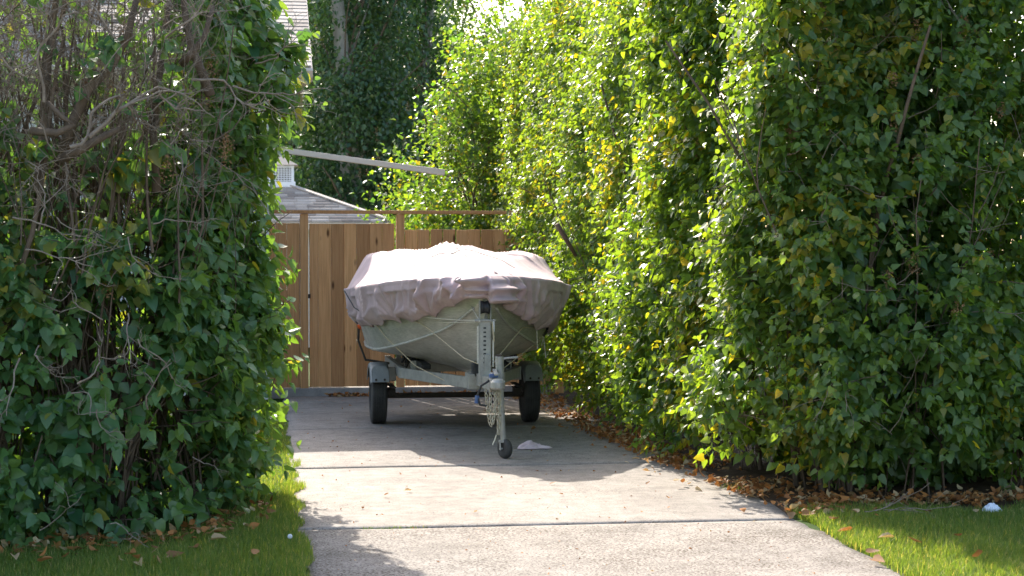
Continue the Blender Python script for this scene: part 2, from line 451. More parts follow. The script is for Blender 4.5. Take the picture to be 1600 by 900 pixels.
sheet('ground', [(-600, -600), (600, -600), (600, 2.7), (-600, 2.7)], -.13, M['turf'])
drv = sheet('driveway', [(DL + .004, 2.62), (DR - .004, 2.62), (DR - .004, 20.6), (DL + .004, 20.6)], -0.02, M['joint'])
tag(drv, 'pale concrete driveway of square slabs with thin dark joints')
joints = [2.65, 4.49, 7.43, 10.37, 13.31, 16.25, 19.19, 20.5]
g = np.random.default_rng(5)
def slab(y0, y1):
    nx, ny = 34, 40
    xs = np.linspace(DL, DR, nx); ys = np.linspace(y0 + .005, y1 - .005, ny)
    X, Y = np.meshgrid(xs, ys)
    P = np.stack([X.ravel(), Y.ravel(), np.zeros(X.size)], 1)
    ex = np.minimum(P[:, 0] - DL, DR - P[:, 0]); ey = np.minimum(P[:, 1] - ys[0], ys[-1] - P[:, 1])
    P[:, 2] = (vnoise(P, 1.1, 3) - .5) * .008 + g.normal(0, .002) - .007 * np.exp(-np.minimum(ex, ey) / .01)
    e = ex < .001
    P[e, 0] += (vnoise(P[e], 6, 9) - .5) * .09
    e = ey < .001
    P[e, 1] += (vnoise(P[e], 11, 4) - .5) * .016
    # side walls down into the bed
    idx = np.arange(nx * ny).reshape(ny, nx)
    top = np.stack([idx[:-1, :-1], idx[:-1, 1:], idx[1:, 1:], idx[1:, :-1]], -1).reshape(-1, 4)
    loop = np.concatenate([idx[0, :], idx[1:, -1], idx[-1, -2::-1], idx[-2:0:-1, 0]])
    low = P[loop].copy(); low[:, 2] = -.05
    n = len(P); k = len(loop); j = np.arange(k)
    wall = np.stack([loop, n + j, n + (j + 1) % k, loop[(j + 1) % k]], -1)
    me = np_mesh('slab', np.concatenate([P, low]), [top, wall])
    return link('slab', me, M['concrete'], drv)
for a, b in zip(joints[:-1], joints[1:]): slab(a, b)

# concrete kerb under the fence
FV = 20.08
kb = MB().box(((0.05 + DR) / 2, FV + .05, 0.03), (DR - .05, .22, .115)).build('kerb', M['kerb'], bevel=.008)
tag(kb, kind='structure')

# ------------------------------------------------------------------ fence and gate
def ux(px): return at(px, 400, FV).x
fence = thing('fence', (ux(475), FV, 0), 'brown cedar board fence with two posts and a flat top rail behind the boat', 'fence')
foff = fence.location
gate = thing('gate', (ux(550), FV, 0), 'brown cedar plank gate hung between the two fence posts left of the boat', 'gate')
def board(parent, p0, p1, z0, z1, tilt=0):
    a, b = ux(p0), ux(p1); off = parent.location
    m = MB().box(((a + b) / 2, FV + random.uniform(-.007, .007), (z0 + z1) / 2), (b - a, .02, z1 - z0), Matrix.Rotation(tilt, 3, 'Y'))
    return m.build('board', M['wood'], parent, bevel=.005, off=off)
PT = 1.955
for p0, p1 in [(412, 430), (430.4, 448), (448.4, 468.5)]: board(fence, p0, p1, .095, PT + random.uniform(-.006, .004))
for p0, p1 in [(483.4, 497.1), (497.2, 517.1), (517.2, 537.1), (537.2, 557), (557.1, 577.1), (577.2, 597), (597.1, 615.9)]:
    board(gate, p0, p1, .10, PT - .002 + random.uniform(-.004, .004))
px = 633.0
k = 0
while px < 872:
    wdt = random.uniform(18.2, 19.2); gp = 1.5 if k in (1, 2, 3, 5) else .4
    board(fence, px, px + wdt, .10, PT - .07 + random.uniform(-.004, .004)); px += wdt + gp; k += 1
for pc in (475.2, 625.3, 874):
    MB().box((ux(pc), FV - .004, 1.03), (.092, .092, 2.06)).build('post', M['wood'], fence, bevel=.004, off=foff)
u0, u1 = ux(412), ux(880)
MB().box(((u0 + u1) / 2, FV - .004, 2.082), (u1 - u0, .14, .038)).build('top_rail', M['wood'], fence, bevel=.004, off=foff)
for z in (.45, 1.15, 1.72):
    MB().box(((ux(484) + ux(616.5)) / 2, FV + .031, z), (ux(616.5) - ux(484), .038, .085)).build('batten', M['wood'], gate, off=gate.location)
    MB().box(((ux(632.5) + ux(868)) / 2, FV + .031, z - .05), (ux(868) - ux(632.5), .038, .085)).build('batten', M['wood'], fence, off=foff)
    MB().box(((ux(412) + ux(468.5)) / 2, FV + .031, z), (ux(468.5) - ux(412), .038, .085)).build('batten', M['wood'], fence, off=foff)
MB().box((ux(483), FV - .045, 1.13), (.03, .02, .05)).build('latch', M['darksteel'], gate, bevel=.003, off=gate.location)

# ------------------------------------------------------------------ house on the left
HX, HY, HZ = 0.50, 19.15, 3.62             # eave corner
house = thing('house', (-4.5, HY + 4, 0), 'house with pale grey shingled roof and beige eave rising behind the left hedge', 'house')
ho = Vector(house.location)
pitch = R(24); tanp = math.tan(pitch); W_, DPT = 10.0, 5.4
m = MB()
x0, x1, y0, y1, zt = HX - W_ + .4, HX - .45, HY + .45, HY + DPT - .45, HZ - .06
zr = HZ + DPT / 2 * tanp - .12
ym = (y0 + y1) / 2
vs = [(x0, y0, 0), (x1, y0, 0), (x1, y1, 0), (x0, y1, 0), (x0, y0, zt), (x1, y0, zt), (x1, y1, zt), (x0, y1, zt), (x0, ym, zr - .06), (x1, ym, zr - .06)]
m.add(vs, [(0, 1, 5, 4), (1, 2, 6, 9, 5), (2, 3, 7, 6), (3, 0, 4, 8, 7)])
m.build('wall', M['siding'], house, off=ho)
roof = MB().add([(HX - W_, HY, HZ), (HX, HY, HZ), (HX, HY + DPT / 2, HZ + DPT / 2 * tanp), (HX - W_, HY + DPT / 2, HZ + DPT / 2 * tanp),
                 (HX - W_, HY + DPT, HZ), (HX, HY + DPT, HZ)], [(0, 1, 2, 3), (3, 2, 5, 4)]).build('roof', M['shingle'], house, off=ho)
sol = roof.modifiers.new('thick', 'SOLIDIFY'); sol.thickness = .09; sol.offset = -1
def shingle_mesh(wd, name='shingle'):
    me = bpy.data.meshes.new(name); h = .2
    me.from_pydata([(0, 0, .004), (wd, 0, .004), (wd, h, .0), (0, h, .0), (0, 0, .016), (wd, 0, .016), (wd, h, .006), (0, h, .006)], [],
                   [(4, 5, 6, 7), (0, 1, 5, 4), (1, 2, 6, 5), (3, 0, 4, 7)])
    me.materials.append(M['shingle']); return me
rot = Matrix.Rotation(pitch, 4, 'X'); sm = {}
rest_v, rest_f, rest_t = [], [], []
ncourse = int((DPT / 2 / math.cos(pitch)) / .145)
for c in range(ncourse):
    x = HX + .012; col = 0
    while x > HX - W_:
        wd = random.choice((.17, .22, .27, .33)); x -= wd + .004
        up = c * .145
        pos = Vector((x, HY - .015 + up * math.cos(pitch), HZ + .003 + up * math.sin(pitch)))
        if col < 9 and c < 24:
            if wd not in sm: sm[wd] = shingle_mesh(wd)
            o = link('shingle', sm[wd], None, roof)
            o.matrix_local = Matrix.Translation(pos - ho) @ rot
        else:
            n = len(rest_v)
            for p in [(0, 0, .016), (wd, 0, .016), (wd, .2, .006), (0, .2, .006), (0, 0, 0), (wd, 0, 0)]:
                rest_v.append(tuple((rot @ Vector(p)) + pos - ho))
            rest_f.append((n, n + 1, n + 2, n + 3)); rest_f.append((n + 4, n + 5, n + 1, n)); rest_t += [random.random()] * 6
        col += 1
o = link('shingles', np_mesh('shingles', rest_v, [np.array(rest_f)], {'tint': rest_t}, smooth=False), M['shingle'], roof); o['kind'] = 'stuff'
MB().box((HX - W_ / 2, HY - .012, HZ - .085), (W_ - .02, .022, .15)).build('fascia', M['cream'], house, bevel=.003, off=ho)
MB().box((HX - W_ / 2, HY + .22, HZ - .155), (W_ - .06, .44, .012)).build('soffit', M['cream'], house, off=ho)
g0 = [(HX - W_, HY - .03, HZ - .02), (HX - W_, HY - .12, HZ - .02), (HX - W_, HY - .13, HZ - .05), (HX - W_, HY - .09, HZ - .12), (HX - W_, HY - .03, HZ - .12)]
MB().sweep(g0, (0, 0, 0), (W_ + .02, 0, 0)).build('gutter', M['cream'], house, off=ho)
for sgn in (0, 1):
    a = Vector((HX + .004, HY + (0 if not sgn else DPT), HZ - .09)); b_ = Vector((HX + .004, HY + DPT / 2, HZ + DPT / 2 * tanp - .09))
    MB().beam(a, b_, .03, .15).build('rake_board', M['cream'], house, off=ho)

# pale beam sloping from the house wall towards the hedge
b1, b0 = at(694, 270, 19.4), at(466, 238.5, 19.4)
dirb = (b1 - b0).normalized(); b0 = b0 - dirb * ((b0.x - (HX - .46)) / dirb.x)
bm_ = thing('beam', b0, 'long pale beige metal beam sloping down across the gap above the fence', 'beam')
MB().beam(b0, b1, .075, .062).build('box_section', M['cream'], bm_, bevel=.006, off=b0)
MB().beam(b1 - dirb * .26, b1 + dirb * .006, .082, .069).build('end_sleeve', M['cream'], bm_, bevel=.006, off=b0)
MB().box(b0 + Vector((.012, 0, 0)), (.02, .16, .16)).build('wall_plate', M['cream'], bm_, bevel=.004, off=b0)

# ------------------------------------------------------------------ shed with cupola in the back yard
SC = at(617, 347.5, 30.0); A_ = 1.9
shed = thing('shed', (SC.x - A_, SC.y + A_, 0), 'small shed with grey hip roof and white cupola beyond the fence', 'shed')
so = Vector(shed.location); ez = SC.z; rise = .74
MB().box((so.x, so.y, (ez - .03) / 2), (2 * A_ - .5, 2 * A_ - .5, ez - .03)).build('wall', M['siding'], shed, off=so)
apex = Vector((so.x, so.y, ez + rise)); cs = [Vector((so.x + a * A_, so.y + b * A_, ez)) for a, b in ((-1, -1), (1, -1), (1, 1), (-1, 1))]
sroof = MB().add(cs + [apex] + [c - Vector((0, 0, .1)) for c in cs], [(0, 1, 4), (1, 2, 4), (2, 3, 4), (3, 0, 4), (0, 5, 6, 1), (1, 6, 7, 2), (2, 7, 8, 3), (3, 8, 5, 0), (5, 8, 7, 6)]).build('roof', M['shingle'], shed, off=so)
MB().box((so.x, so.y - A_ - .013, ez - .07), (2 * A_ + .05, .024, .12)).build('fascia', M['cream'], shed, off=so)
MB().box((so.x + A_ + .013, so.y, ez - .07), (.024, 2 * A_ - .01, .12)).build('fascia', M['cream'], shed, off=so)
sv, sf, st = [], [], []
sl_len = math.hypot(A_, rise); ang = math.atan2(rise, A_)
for face in range(4):
    Rz = Matrix.Rotation(face * math.pi / 2, 4, 'Z'); Rx = Matrix.Rotation(ang, 4, 'X')
    nc = int(sl_len / .14)
    for c in range(nc):
        half = A_ * (1 - c * .14 / sl_len); x = -half
        while x < half:
            wd = random.choice((.2, .25, .3, .33)); x2 = min(x + wd, half); n = len(sv); h = .19
            def cl(p, hh): 
                lim = A_ * (1 - (c * .14 + hh) / sl_len); return max(-lim, min(lim, p))
            for p in [(x + .004, 0, .016), (x2 - .004, 0, .016), (cl(x2 - .004, .14), .14, .01), (cl(x + .004, .14), .14, .01), (x + .004, 0, 0), (x2 - .004, 0, 0)]:
                q = Rx @ Vector((p[0], p[1] + c * .14, p[2])); q = Rz @ Vector((q.x, q.y - A_, q.z + ez)); sv.append((q.x, q.y, q.z))
            sf += [(n, n + 1, n + 2, n + 3), (n + 4, n + 5, n + 1, n)]; st += [random.random()] * 6
            x = x2
o = link('shingles', np_mesh('shingles', sv, [np.array(sf)], {'tint': st}, smooth=False), M['shingle'], sroof); o['kind'] = 'stuff'
for a, b in ((-1, -1), (1, -1), (1, 1), (-1, 1)):
    MB().beam((so.x + a * A_, so.y + b * A_, ez + .02), tuple(apex + Vector((0, 0, .02))), .14, .02).build('hip_cap', M['shingle'], sroof, off=so)
cz = ez + rise - .12; cw = .44
cup = MB().box((so.x, so.y, cz + .06), (cw + .06, cw + .06, .14)).build('cupola', M['white'], shed, bevel=.004, off=so)
MB().box((so.x, so.y, cz + .27), (cw - .06, cw - .06, .3)).build('louvre_core', M['kerb'], cup, off=so)
MB().box((so.x, so.y, cz + .405), (cw + .02, cw + .02, .03)).build('cornice', M['white'], cup, off=so)
for s_ in (-1, 1):
    for t_ in (-1, 1):
        MB().box((so.x + s_ * (cw / 2 - .02), so.y + t_ * (cw / 2 - .02), cz + .27), (.05, .05, .3)).build('corner_post', M['white'], cup, off=so)
for k in range(7):
    MB().box((so.x, so.y - cw / 2 + .012, cz + .15 + k * .038), (cw - .09, .016, .012)).build('slat', M['white'], cup, off=so)
    MB().box((so.x - .15 + k * .05, so.y - cw / 2 + .006, cz + .27), (.012, .01, .27)).build('slat', M['white'], cup, off=so)
c5 = [Vector((so.x + a * .3, so.y + b * .3, cz + .425)) for a, b in ((-1, -1), (1, -1), (1, 1), (-1, 1))]
MB().add(c5 + [Vector((so.x, so.y, cz + .6))], [(0, 1, 4), (1, 2, 4), (2, 3, 4), (3, 0, 4), (3, 2, 1, 0)]).build('cupola_roof', M['shingle'], cup, off=so)

# ------------------------------------------------------------------ boat trailer (local: +Y towards the bow / camera)
TX, TY = 1.79, 16.70
def loc(px, py, yl):
    p = at(px, py, TY - yl); return Vector((TX - p.x, yl, p.z))
trailer = thing('boat_trailer', (TX, TY, 0), 'galvanised boat trailer under the covered boat, resting on its jockey wheel', 'trailer', rz=math.pi)
T = trailer
def wheel(sx):
    c = Vector((.725 * sx, 0, .265)); hw = .075
    prof = [(-.06, .15), (-.075, .17), (-hw, .215), (-.068, .25), (-.055, .262)]
    for k in range(5):
        x = -.05 + k * .022
        prof += [(x, .265), (x + .014, .265), (x + .015, .256), (x + .021, .256)]
    prof += [(.06, .262), (.068, .25), (hw, .215), (.075, .17), (.06, .15)]
    wob = link('wheel', bpy.data.meshes.new('wheel'), None, T)
    wm = MB().lathe([(-.05, .06), (-.045, .08), (.03, .08), (.035, .05), (.05, .045), (.052, .01)], c, (sx, 0, 0), 20)
    me = bpy.data.meshes.new('wheel'); me.from_pydata([tuple(v) for v in wm.v], [], wm.f); me.materials.append(M['darksteel']); wob.data = me
    MB().lathe(prof, c, (1, 0, 0), 40).build('tyre', M['rubber'], wob, smooth=False)
    MB().lathe([(-.058, .152), (-.05, .145), (-.035, .09), (-.03, .02), (.0, .02), (.02, .09), (.05, .145), (.058, .152)], c, (1, 0, 0), 28).build('rim', M['galv'], wob, smooth=True)
    # fender: arched strip with folded lip
    m = MB(); n = 14; w2 = .086
    rr = .315; pts = []
    for i in range(n + 1):
        a = R(8) + (math.pi - R(16)) * i / n
        pts.append((math.cos(a) * rr * 1.05, .265 + math.sin(a) * rr))
    pts = [(pts[0][0] + .004, .415)] + [q for q in pts if q[1] > .42] + [(pts[-1][0] - .004, .415)]
    for lo, hi in ((0, 1),):
        V_ = []; F_ = []
        for (yy, zz) in pts:
            nrm = Vector((yy, zz - .265)).normalized()
            for xx, dr in ((-w2, -.05), (-w2, -.012), (-w2 + .014, .0), (w2 - .014, .0), (w2, -.012), (w2, -.05)):
                V_.append((c.x + xx, yy + nrm.x * dr, zz + nrm.y * dr))
        for i in range(len(pts) - 1):
            for k in range(5):
                a = i * 6 + k; F_.append((a, a + 1, a + 7, a + 6))
        m.add(V_, F_)
    # front closing plate
    yb = pts[0][0]
    fe = m.build('fender', M['fender'], T, smooth=True)
    s = fe.modifiers.new('thick', 'SOLIDIFY'); s.thickness = .004
    MB().add([(c.x - w2 + .006, yb + .003, .415), (c.x + w2 - .006, yb + .003, .415), (c.x + w2 - .006, yb - .07, .52), (c.x + w2 - .03, yb - .10, .555), (c.x - w2 + .03, yb - .10, .555), (c.x - w2 + .006, yb - .07, .52)],
             [(0, 1, 2, 3, 4, 5)]).build('fender_front', M['fender'], T).modifiers.new('thick', 'SOLIDIFY').thickness = .006
    for dx in (-.04, .04):
        MB().lathe([(0, .011), (.006, .011), (.01, .006)], (c.x + dx, yb - .0, .44), (0, 1, 0), 10).build('bolt', M['darksteel'], fe)
    MB().box((.60 * sx, .02, .36), (.05, .5, .012)).box((.60 * sx, .02, .33), (.06, .3, .012)).box((.60 * sx, .02, .30), (.07, .12, .05)).build('leaf_spring', M['darksteel'], T)
    MB().box((.60 * sx, 0, .47), (.09, .06, .13)).build('fender_bracket', M['galv'], T, bevel=.004)
for sx in (1, -1): wheel(sx)
MB().tube([(-.7, 0, .265), (.7, 0, .265)], .026, 10).build('axle', M['darksteel'], T)
zf = .515
for sx in (1, -1):
    MB().beam((.54 * sx, -1.45, zf), (.54 * sx, .55, zf), .05, .1).build('side_rail', M['galv'], T, bevel=.005)
    MB().beam((.54 * sx, .52, zf), (.05 * sx, 2.12, zf + .015), .05, .095).build('draw_rail', M['galv'], T, bevel=.005)
    MB().beam((.42 * sx, -1.4, .63), (.36 * sx, 1.0, .60), .09, .05).build('bunk', M['bunk'], T, bevel=.01)
    for yy in (-1.2, .6):
        MB().box((.44 * sx, yy, .585), (.05, .05, .09)).build('bunk_bracket', M['galv'], T)
MB().beam((-.52, -1.35, zf - .01), (.52, -1.35, zf - .01), .05, .07).build('cross_member', M['galv'], T)
MB().beam((-.52, -.3, zf - .01), (.52, -.3, zf - .01), .05, .07).build('cross_member', M['galv'], T)
MB().beam((-.33, 1.2, zf - .015), (.33, 1.2, zf - .015), .04, .05).build('cross_member', M['darksteel'], T)
MB().beam((0, 1.75, .555), (0, 3.0, .585), .085, .1).build('tongue', M['galv'], T, bevel=.005)
MB().box((.0, 2.0, .545), (.22, .26, .13)).build('joint_plate', M['galv'], T, bevel=.008)
MB().box((.0, 2.08, .64), (.15, .1, .14)).build('keel_roller', M['black'], T, bevel=.02)
# ribbed side roller at the left of the keel
for sx in (1, -1):
    m = MB()
    for k in range(5):
        m.lathe([(0, .04), (.006, .062), (.024, .062), (.03, .04)], Vector((.53 * sx, .45, .665)) + Vector((-.035 * sx, .0, -.0)) * k, (-sx, .15, -.35), 16)
    m.build('side_roller', M['black'], T, smooth=False)
    MB().tube([(.5 * sx, .45, .56), (.46 * sx, .45, .66)], .014, 8).build('roller_arm', M['darksteel'], T)
# winch post: C channel with slots, roller on top
y_ = 2.52; pb = loc(760, 606, y_); ptop = loc(758, 500, y_)
wx = ptop.x; wz0, wz1 = .56, ptop.z
post = MB().box((wx, y_, (wz0 + wz1) / 2), (.084, .012, wz1 - wz0)).box((wx - .042, y_ - .03, (wz0 + wz1) / 2), (.012, .07, wz1 - wz0 - .01)).box((wx + .042, y_ - .03, (wz0 + wz1) / 2), (.012, .07, wz1 - wz0 - .01))
post = post.build('winch_post', M['galv'], T, bevel=.004)
for k in range(9):
    z = wz0 + .17 + k * (wz1 - wz0 - .2) / 9
    MB().box((wx + .004, y_ + .0065, z), (.022, .004, .014)).build('slot', M['black'], post)
MB().box((wx - .018, y_ + .014, (wz0 + wz1) / 2 - .15), (.055, .016, (wz1 - wz0) * .5)).build('lower_sleeve', M['galv'], post, bevel=.003)
MB().beam((wx, y_ - .02, wz0 + .02), (0.0, 1.85, .60), .05, .05).build('post_brace', M['galv'], post)
rz_ = loc(757, 482, y_).z
for s_ in (-1, 1):
    MB().box((wx + s_ * .045, y_ - .01, (wz1 + rz_ + .02) / 2 + .005), (.008, .06, rz_ - wz1 + .10)).build('roller_cheek', M['galv'], post, bevel=.003)
MB().lathe([(-.036, .03), (-.034, .058), (-.02, .052), (0, .045), (.02, .052), (.034, .058), (.036, .03)], (wx, y_ - .02, rz_ + .01), (1, 0, 0), 22).build('bow_roller', M['black'], post, smooth=True)
MB().tube([(wx - .085, y_ + .01, wz1 - .005), (wx + .085, y_ + .01, wz1 - .005)], .012, 10).build('roller_bolt', M['galv'], post)
MB().box((wx - .068, y_ + .01, wz1 - .045), (.012, .02, .10)).build('strap_end', M['white'], post)
MB().box((wx + .062, y_ + .012, wz1 - .2), (.012, .01, .30)).build('strap_tail', M['rope'], post)
MB().box((wx - .064, y_ + .012, wz1 - .27), (.012, .01, .22)).build('strap_tail', M['rope'], post)
# coupler
m = MB().box((0, 3.03, .60), (.1, .2, .075)).box((0, 2.98, .655), (.06, .16, .045))
m.lathe([(-.035, .052), (-.02, .06), (.02, .058), (.04, .042), (.048, .015)], (0, 3.16, .595), (0, 0, 1), 20)
cpl = m.build('coupler', M['galv'], T, bevel=.006)
MB().beam((0.0, 2.96, .70), (.01, 3.16, .675), .03, .016).build('latch_lever', M['galv'], cpl, bevel=.003)
MB().tube([(-.05, 3.0, .63), (.06, 3.0, .63)], .012, 8).build('cross_pin', M['galv'], cpl)
MB().box((.02, 3.07, .66), (.07, .05, .03)).build('ball_clamp', M['blue'], cpl, bevel=.006)
MB().tube([(.05, 3.05, .62), (.11, 3.02, .58), (.14, 3.0, .5), (.12, 3.02, .43), (.06, 3.04, .42), (.02, 3.05, .46)], .009, 8).build('light_cable', M['black'], T, smooth=True)
MB().tube([(.14, 3.0, .50), (.145, 3.0, .44)], .018, 8).build('cable_plug', M['blue'], T)
# jockey stand
j0, j1 = loc(780, 557, 2.98), loc(786.5, 690, 2.98)
jd = (j0 - j1).normalized()
jk = MB().tube([j0, j0 - jd * .235], .034, 16).build('jockey_stand', M['galv'], T, smooth=False, bevel=.003)
MB().tube([j0 + jd * .014, j0 - jd * .004], .028, 14).build('end_cap', M['darksteel'], jk)
MB().tube([j0 - jd * .19, j0 - jd * .235], .0355, 16, cap=False).build('sticker', M['white'], jk)
MB().tube([j0 - jd * .2, j1], .022, 14).build('inner_tube', M['galv'], jk)
MB().tube([j0 - jd * .02 + Vector((-.03, 0, 0)), j0 + Vector((-.055, .0, -.015)), j0 + Vector((-.15, -.02, -.01))], .009, 8).build('crank', M['galv'], jk)
MB().box((j0 - jd * .28) + Vector((.03, -.03, 0)), (.07, .06, .05)).build('clamp', M['galv'], jk, bevel=.006)
wc = Vector((j1.x - .012, 2.98, .078))
for s_ in (-1, 1):
    MB().beam(j1 + Vector((s_ * .028, 0, .0)), wc + Vector((s_ * .036, 0, -.01)), .05, .007).build('fork_plate', M['galv'], jk)
MB().box(j1 + Vector((0, 0, .0)), (.07, .06, .02)).build('fork_crown', M['galv'], jk, bevel=.004)
jw = MB().lathe([(-.024, .03), (-.027, .06), (-.02, .074), (-.008, .078), (.008, .078), (.02, .074), (.027, .06), (.024, .03)], wc, (1, .55, 0), 28).build('jockey_wheel', M['rubber'], T, smooth=True)
MB().tube([wc + Vector((-.045, -.02, 0)), wc + Vector((.045, .02, 0))], .008, 8).build('wheel_axle', M['galv'], jw)
# safety chains
def link_ring(m, c, d, flip, s=1.0):
    d = d.normalized(); a = d.orthogonal().normalized(); b = d.cross(a)
    if flip: a, b = b, a
    n = 10; pts = []
    for k in range(n + 1):
        t = 2 * math.pi * k / n; pts.append(c + d * math.sin(t) * .021 * s + a * math.cos(t) * .011 * s)
    m.tube(pts, .0035 * s, 5, cap=False)
def chain(pts, name='safety_chain'):
    P_ = []
    for a, b in zip(pts[:-1], pts[1:]):
        n = max(2, int((Vector(b) - Vector(a)).length / .01))
        P_ += [Vector(a).lerp(Vector(b), i / n) for i in range(n)]
    m = MB(); acc = 0; last = P_[0]; f = 0
    for i in range(1, len(P_) - 1):
        acc += (P_[i] - P_[i - 1]).length
        if acc > .029: link_ring(m, P_[i], P_[i + 1] - P_[i - 1], f % 2); f += 1; acc = 0
    m.build(name, M['chain'], T, smooth=True)
def cat(a, b, sag, n=14):
    a, b = Vector(a), Vector(b); return [a.lerp(b, i / n) - Vector((0, 0, sag * 4 * (i / n) * (1 - i / n))) for i in range(n + 1)]
chain(cat((.08, 3.04, .57), (-.01, 3.07, .57), .30))
chain(cat((.05, 3.08, .56), (.01, 3.1, .55), .27))
chain(cat((-.01, 3.06, .57), (-.035, 3.06, .56), .36))
chain([(-.02, 3.09, .55), (-.025, 3.09, .42), (-.02, 3.08, .30), (-.015, 3.08, .22), (.0, 3.09, .19)])
MB().tube([(0, 3.09, .20), (.012, 3.09, .16), (.03, 3.09, .12)], .006, 6).build('chain_hook', M['chain'], T)
# marker light on its bracket behind the left side
MB().tube([(.54, -.75, .52), (.80, -.78, .56), (.87, -.8, .75), (.865, -.8, .9)], .012, 8).build('light_bracket', M['darksteel'], T)
mk = loc(565, 508, -.8)
MB().lathe([(0, .03), (.02, .045), (.05, .045), (.07, .02)], mk + Vector((0, -.02, 0)), (0, 1, 0), 16).build('marker_light', M['orange'], T, smooth=True)

# ------------------------------------------------------------------ boat
boat = thing('fishing_boat', (TX, TY, .5), 'grey aluminium fishing boat on the trailer, bow towards the street', 'boat', rz=math.pi)
BO = Vector((0, 0, .5))
ST = np.array([  # y, sheer half, sheer z, chine half, chine z, keel z
    (-1.45, .90, 1.22, .74, .70, .575), (-.6, .97, 1.25, .78, .70, .565), (.3, .985, 1.275, .745, .71, .56), (1.0, .90, 1.31, .62, .78, .57),
    (1.5, .76, 1.345, .46, .86, .60), (1.9, .56, 1.375, .29, .95, .67), (2.2, .34, 1.40, .155, 1.05, .80), (2.38, .15, 1.42, .06, 1.16, .98), (2.46, .03, 1.43, .012, 1.26, 1.16)])
def stn(y):
    y = np.clip(y, ST[0, 0], ST[-1, 0]); return [np.interp(y, ST[:, 0], ST[:, k]) for k in range(1, 6)]
# smooth stations with a spline-like resample
yy = np.concatenate([np.linspace(-1.45, 1.4, 24), np.linspace(1.5, 2.46, 24)])
def smooth_interp(y, k):
    h = .18; return sum(np.interp(np.clip(y + d, -1.45, 2.46), ST[:, 0], ST[:, k]) for d in (-h, -h / 2, 0, h / 2, h)) / 5
HV = []; prof_n = 13
for y in yy:
    hh = min(1.0, (2.46 - y) / .18 + .0)
    b, s, c, cz_, kz = [smooth_interp(y, k) * hh + np.interp(y, ST[:, 0], ST[:, k]) * (1 - hh) for k in range(1, 6)]
    half = [(b, s), (b + .012, s - .03), (b + .0, s - .05), (b * .66 + c * .34 + .015, s * .66 + cz_ * .34), (b * .33 + c * .67 + .01, s * .33 + cz_ * .67), (c + .022, cz_ + .006), (c, cz_ - .012), (c * .7, cz_ * .66 + kz * .34 - .004), (c * .38, cz_ * .33 + kz * .67 - .004), (.018, kz), (.014, kz - .022)]
    ring = [(x, y, z) for x, z in half] + [(-x, y, z) for x, z in half[::-1]]
    HV += ring
nR = 22
HFc = [(i * nR + k, i * nR + k + 1, (i + 1) * nR + k + 1, (i + 1) * nR + k) for i in range(len(yy) - 1) for k in range(nR - 1)]
HFc.append(tuple(range(nR)))
HFc.append(tuple(range((len(yy) - 1) * nR + nR - 1, (len(yy) - 1) * nR - 1, -1)))
HFc += [(i * nR, (i + 1) * nR, (i + 1) * nR + nR - 1, i * nR + nR - 1) for i in range(len(yy) - 1)]
hull = MB().add(HV, HFc).build('hull', M['hull'], boat, off=BO)
hull.data.polygons.foreach_set('use_smooth', [True] * (len(HFc) - 2 - len(yy) + 1) + [False] * (2 + len(yy) - 1))
es = hull.modifiers.new('split', 'EDGE_SPLIT'); es.split_angle = R(28)
for sx in (1, -1):
    m = MB(); pts = [(sx * (HV[i * nR + 5][0] + .004), HV[i * nR][1], HV[i * nR + 5][2]) for i in range(len(yy) - 2)]
    m.tube(pts, .013, 6); m.build('spray_rail', M['hull'], boat, smooth=True, off=BO)
    pts = [(sx * (HV[i * nR][0] + .0), HV[i * nR][1], HV[i * nR][2] - .02) for i in range(len(yy))]
    MB().tube(pts, .012, 6).build('gunwale', M['hull'], boat, smooth=True, off=BO)
MB().tube([(0, 2.30, .95), (0, 2.43, 1.1)], .012, 8).build('bow_eye', M['galv'], boat, off=BO)
# raised cockpit frame that holds the cover up
# outboard leg under the transom
MB().box((.0, -1.6, .78), (.13, .2, .5)).box((0, -1.64, .48), (.05, .22, .25)).lathe([(-.2, .01), (-.12, .05), (.1, .05), (.18, .02)], (0, -1.62, .45), (0, 1, 0), 14).build('outboard_leg', M['black'], boat, bevel=.01, off=BO)

# ------------------------------------------------------------------ boat cover with its ropes
cover = thing('boat_cover', (TX, TY, 1.3), 'greyish mauve fabric cover tied over the boat with cords', 'boat cover', rz=math.pi)
CO = np.array([0, 0, 1.3])
nt_ = 900
# perimeter from stern left (+x) round the bow to stern right, then across the stern
yb = np.concatenate([np.linspace(-1.52, 1.2, 90), 1.2 + (2.5 - 1.2) * np.sin(np.linspace(0, np.pi / 2, 61)[1:])])
def sheer(y):
    yc = np.clip(y, -1.45, 2.46); b = np.array([smooth_interp(v, 1) for v in np.atleast_1d(yc)]); s = np.array([smooth_interp(v, 2) for v in np.atleast_1d(yc)])
    b = b * np.sqrt(np.clip(1 - np.clip((np.atleast_1d(y) - 2.1) / .42, 0, 1) ** 2.2, 0.0, 1)); return b, s
bb, ss = sheer(yb); bb = bb + .022; bb[-1] = 0.0
ss = ss + .02
left = np.stack([bb, yb, ss], 1); right = np.stack([-bb[::-1], yb[::-1], ss[::-1]], 1)
stern_x = np.linspace(-bb[0], bb[0], 30)[1:-1]
stern = np.stack([stern_x, np.full(28, -1.52), np.full(28, ss[0])], 1)
per = np.concatenate([left, right[1:], stern])
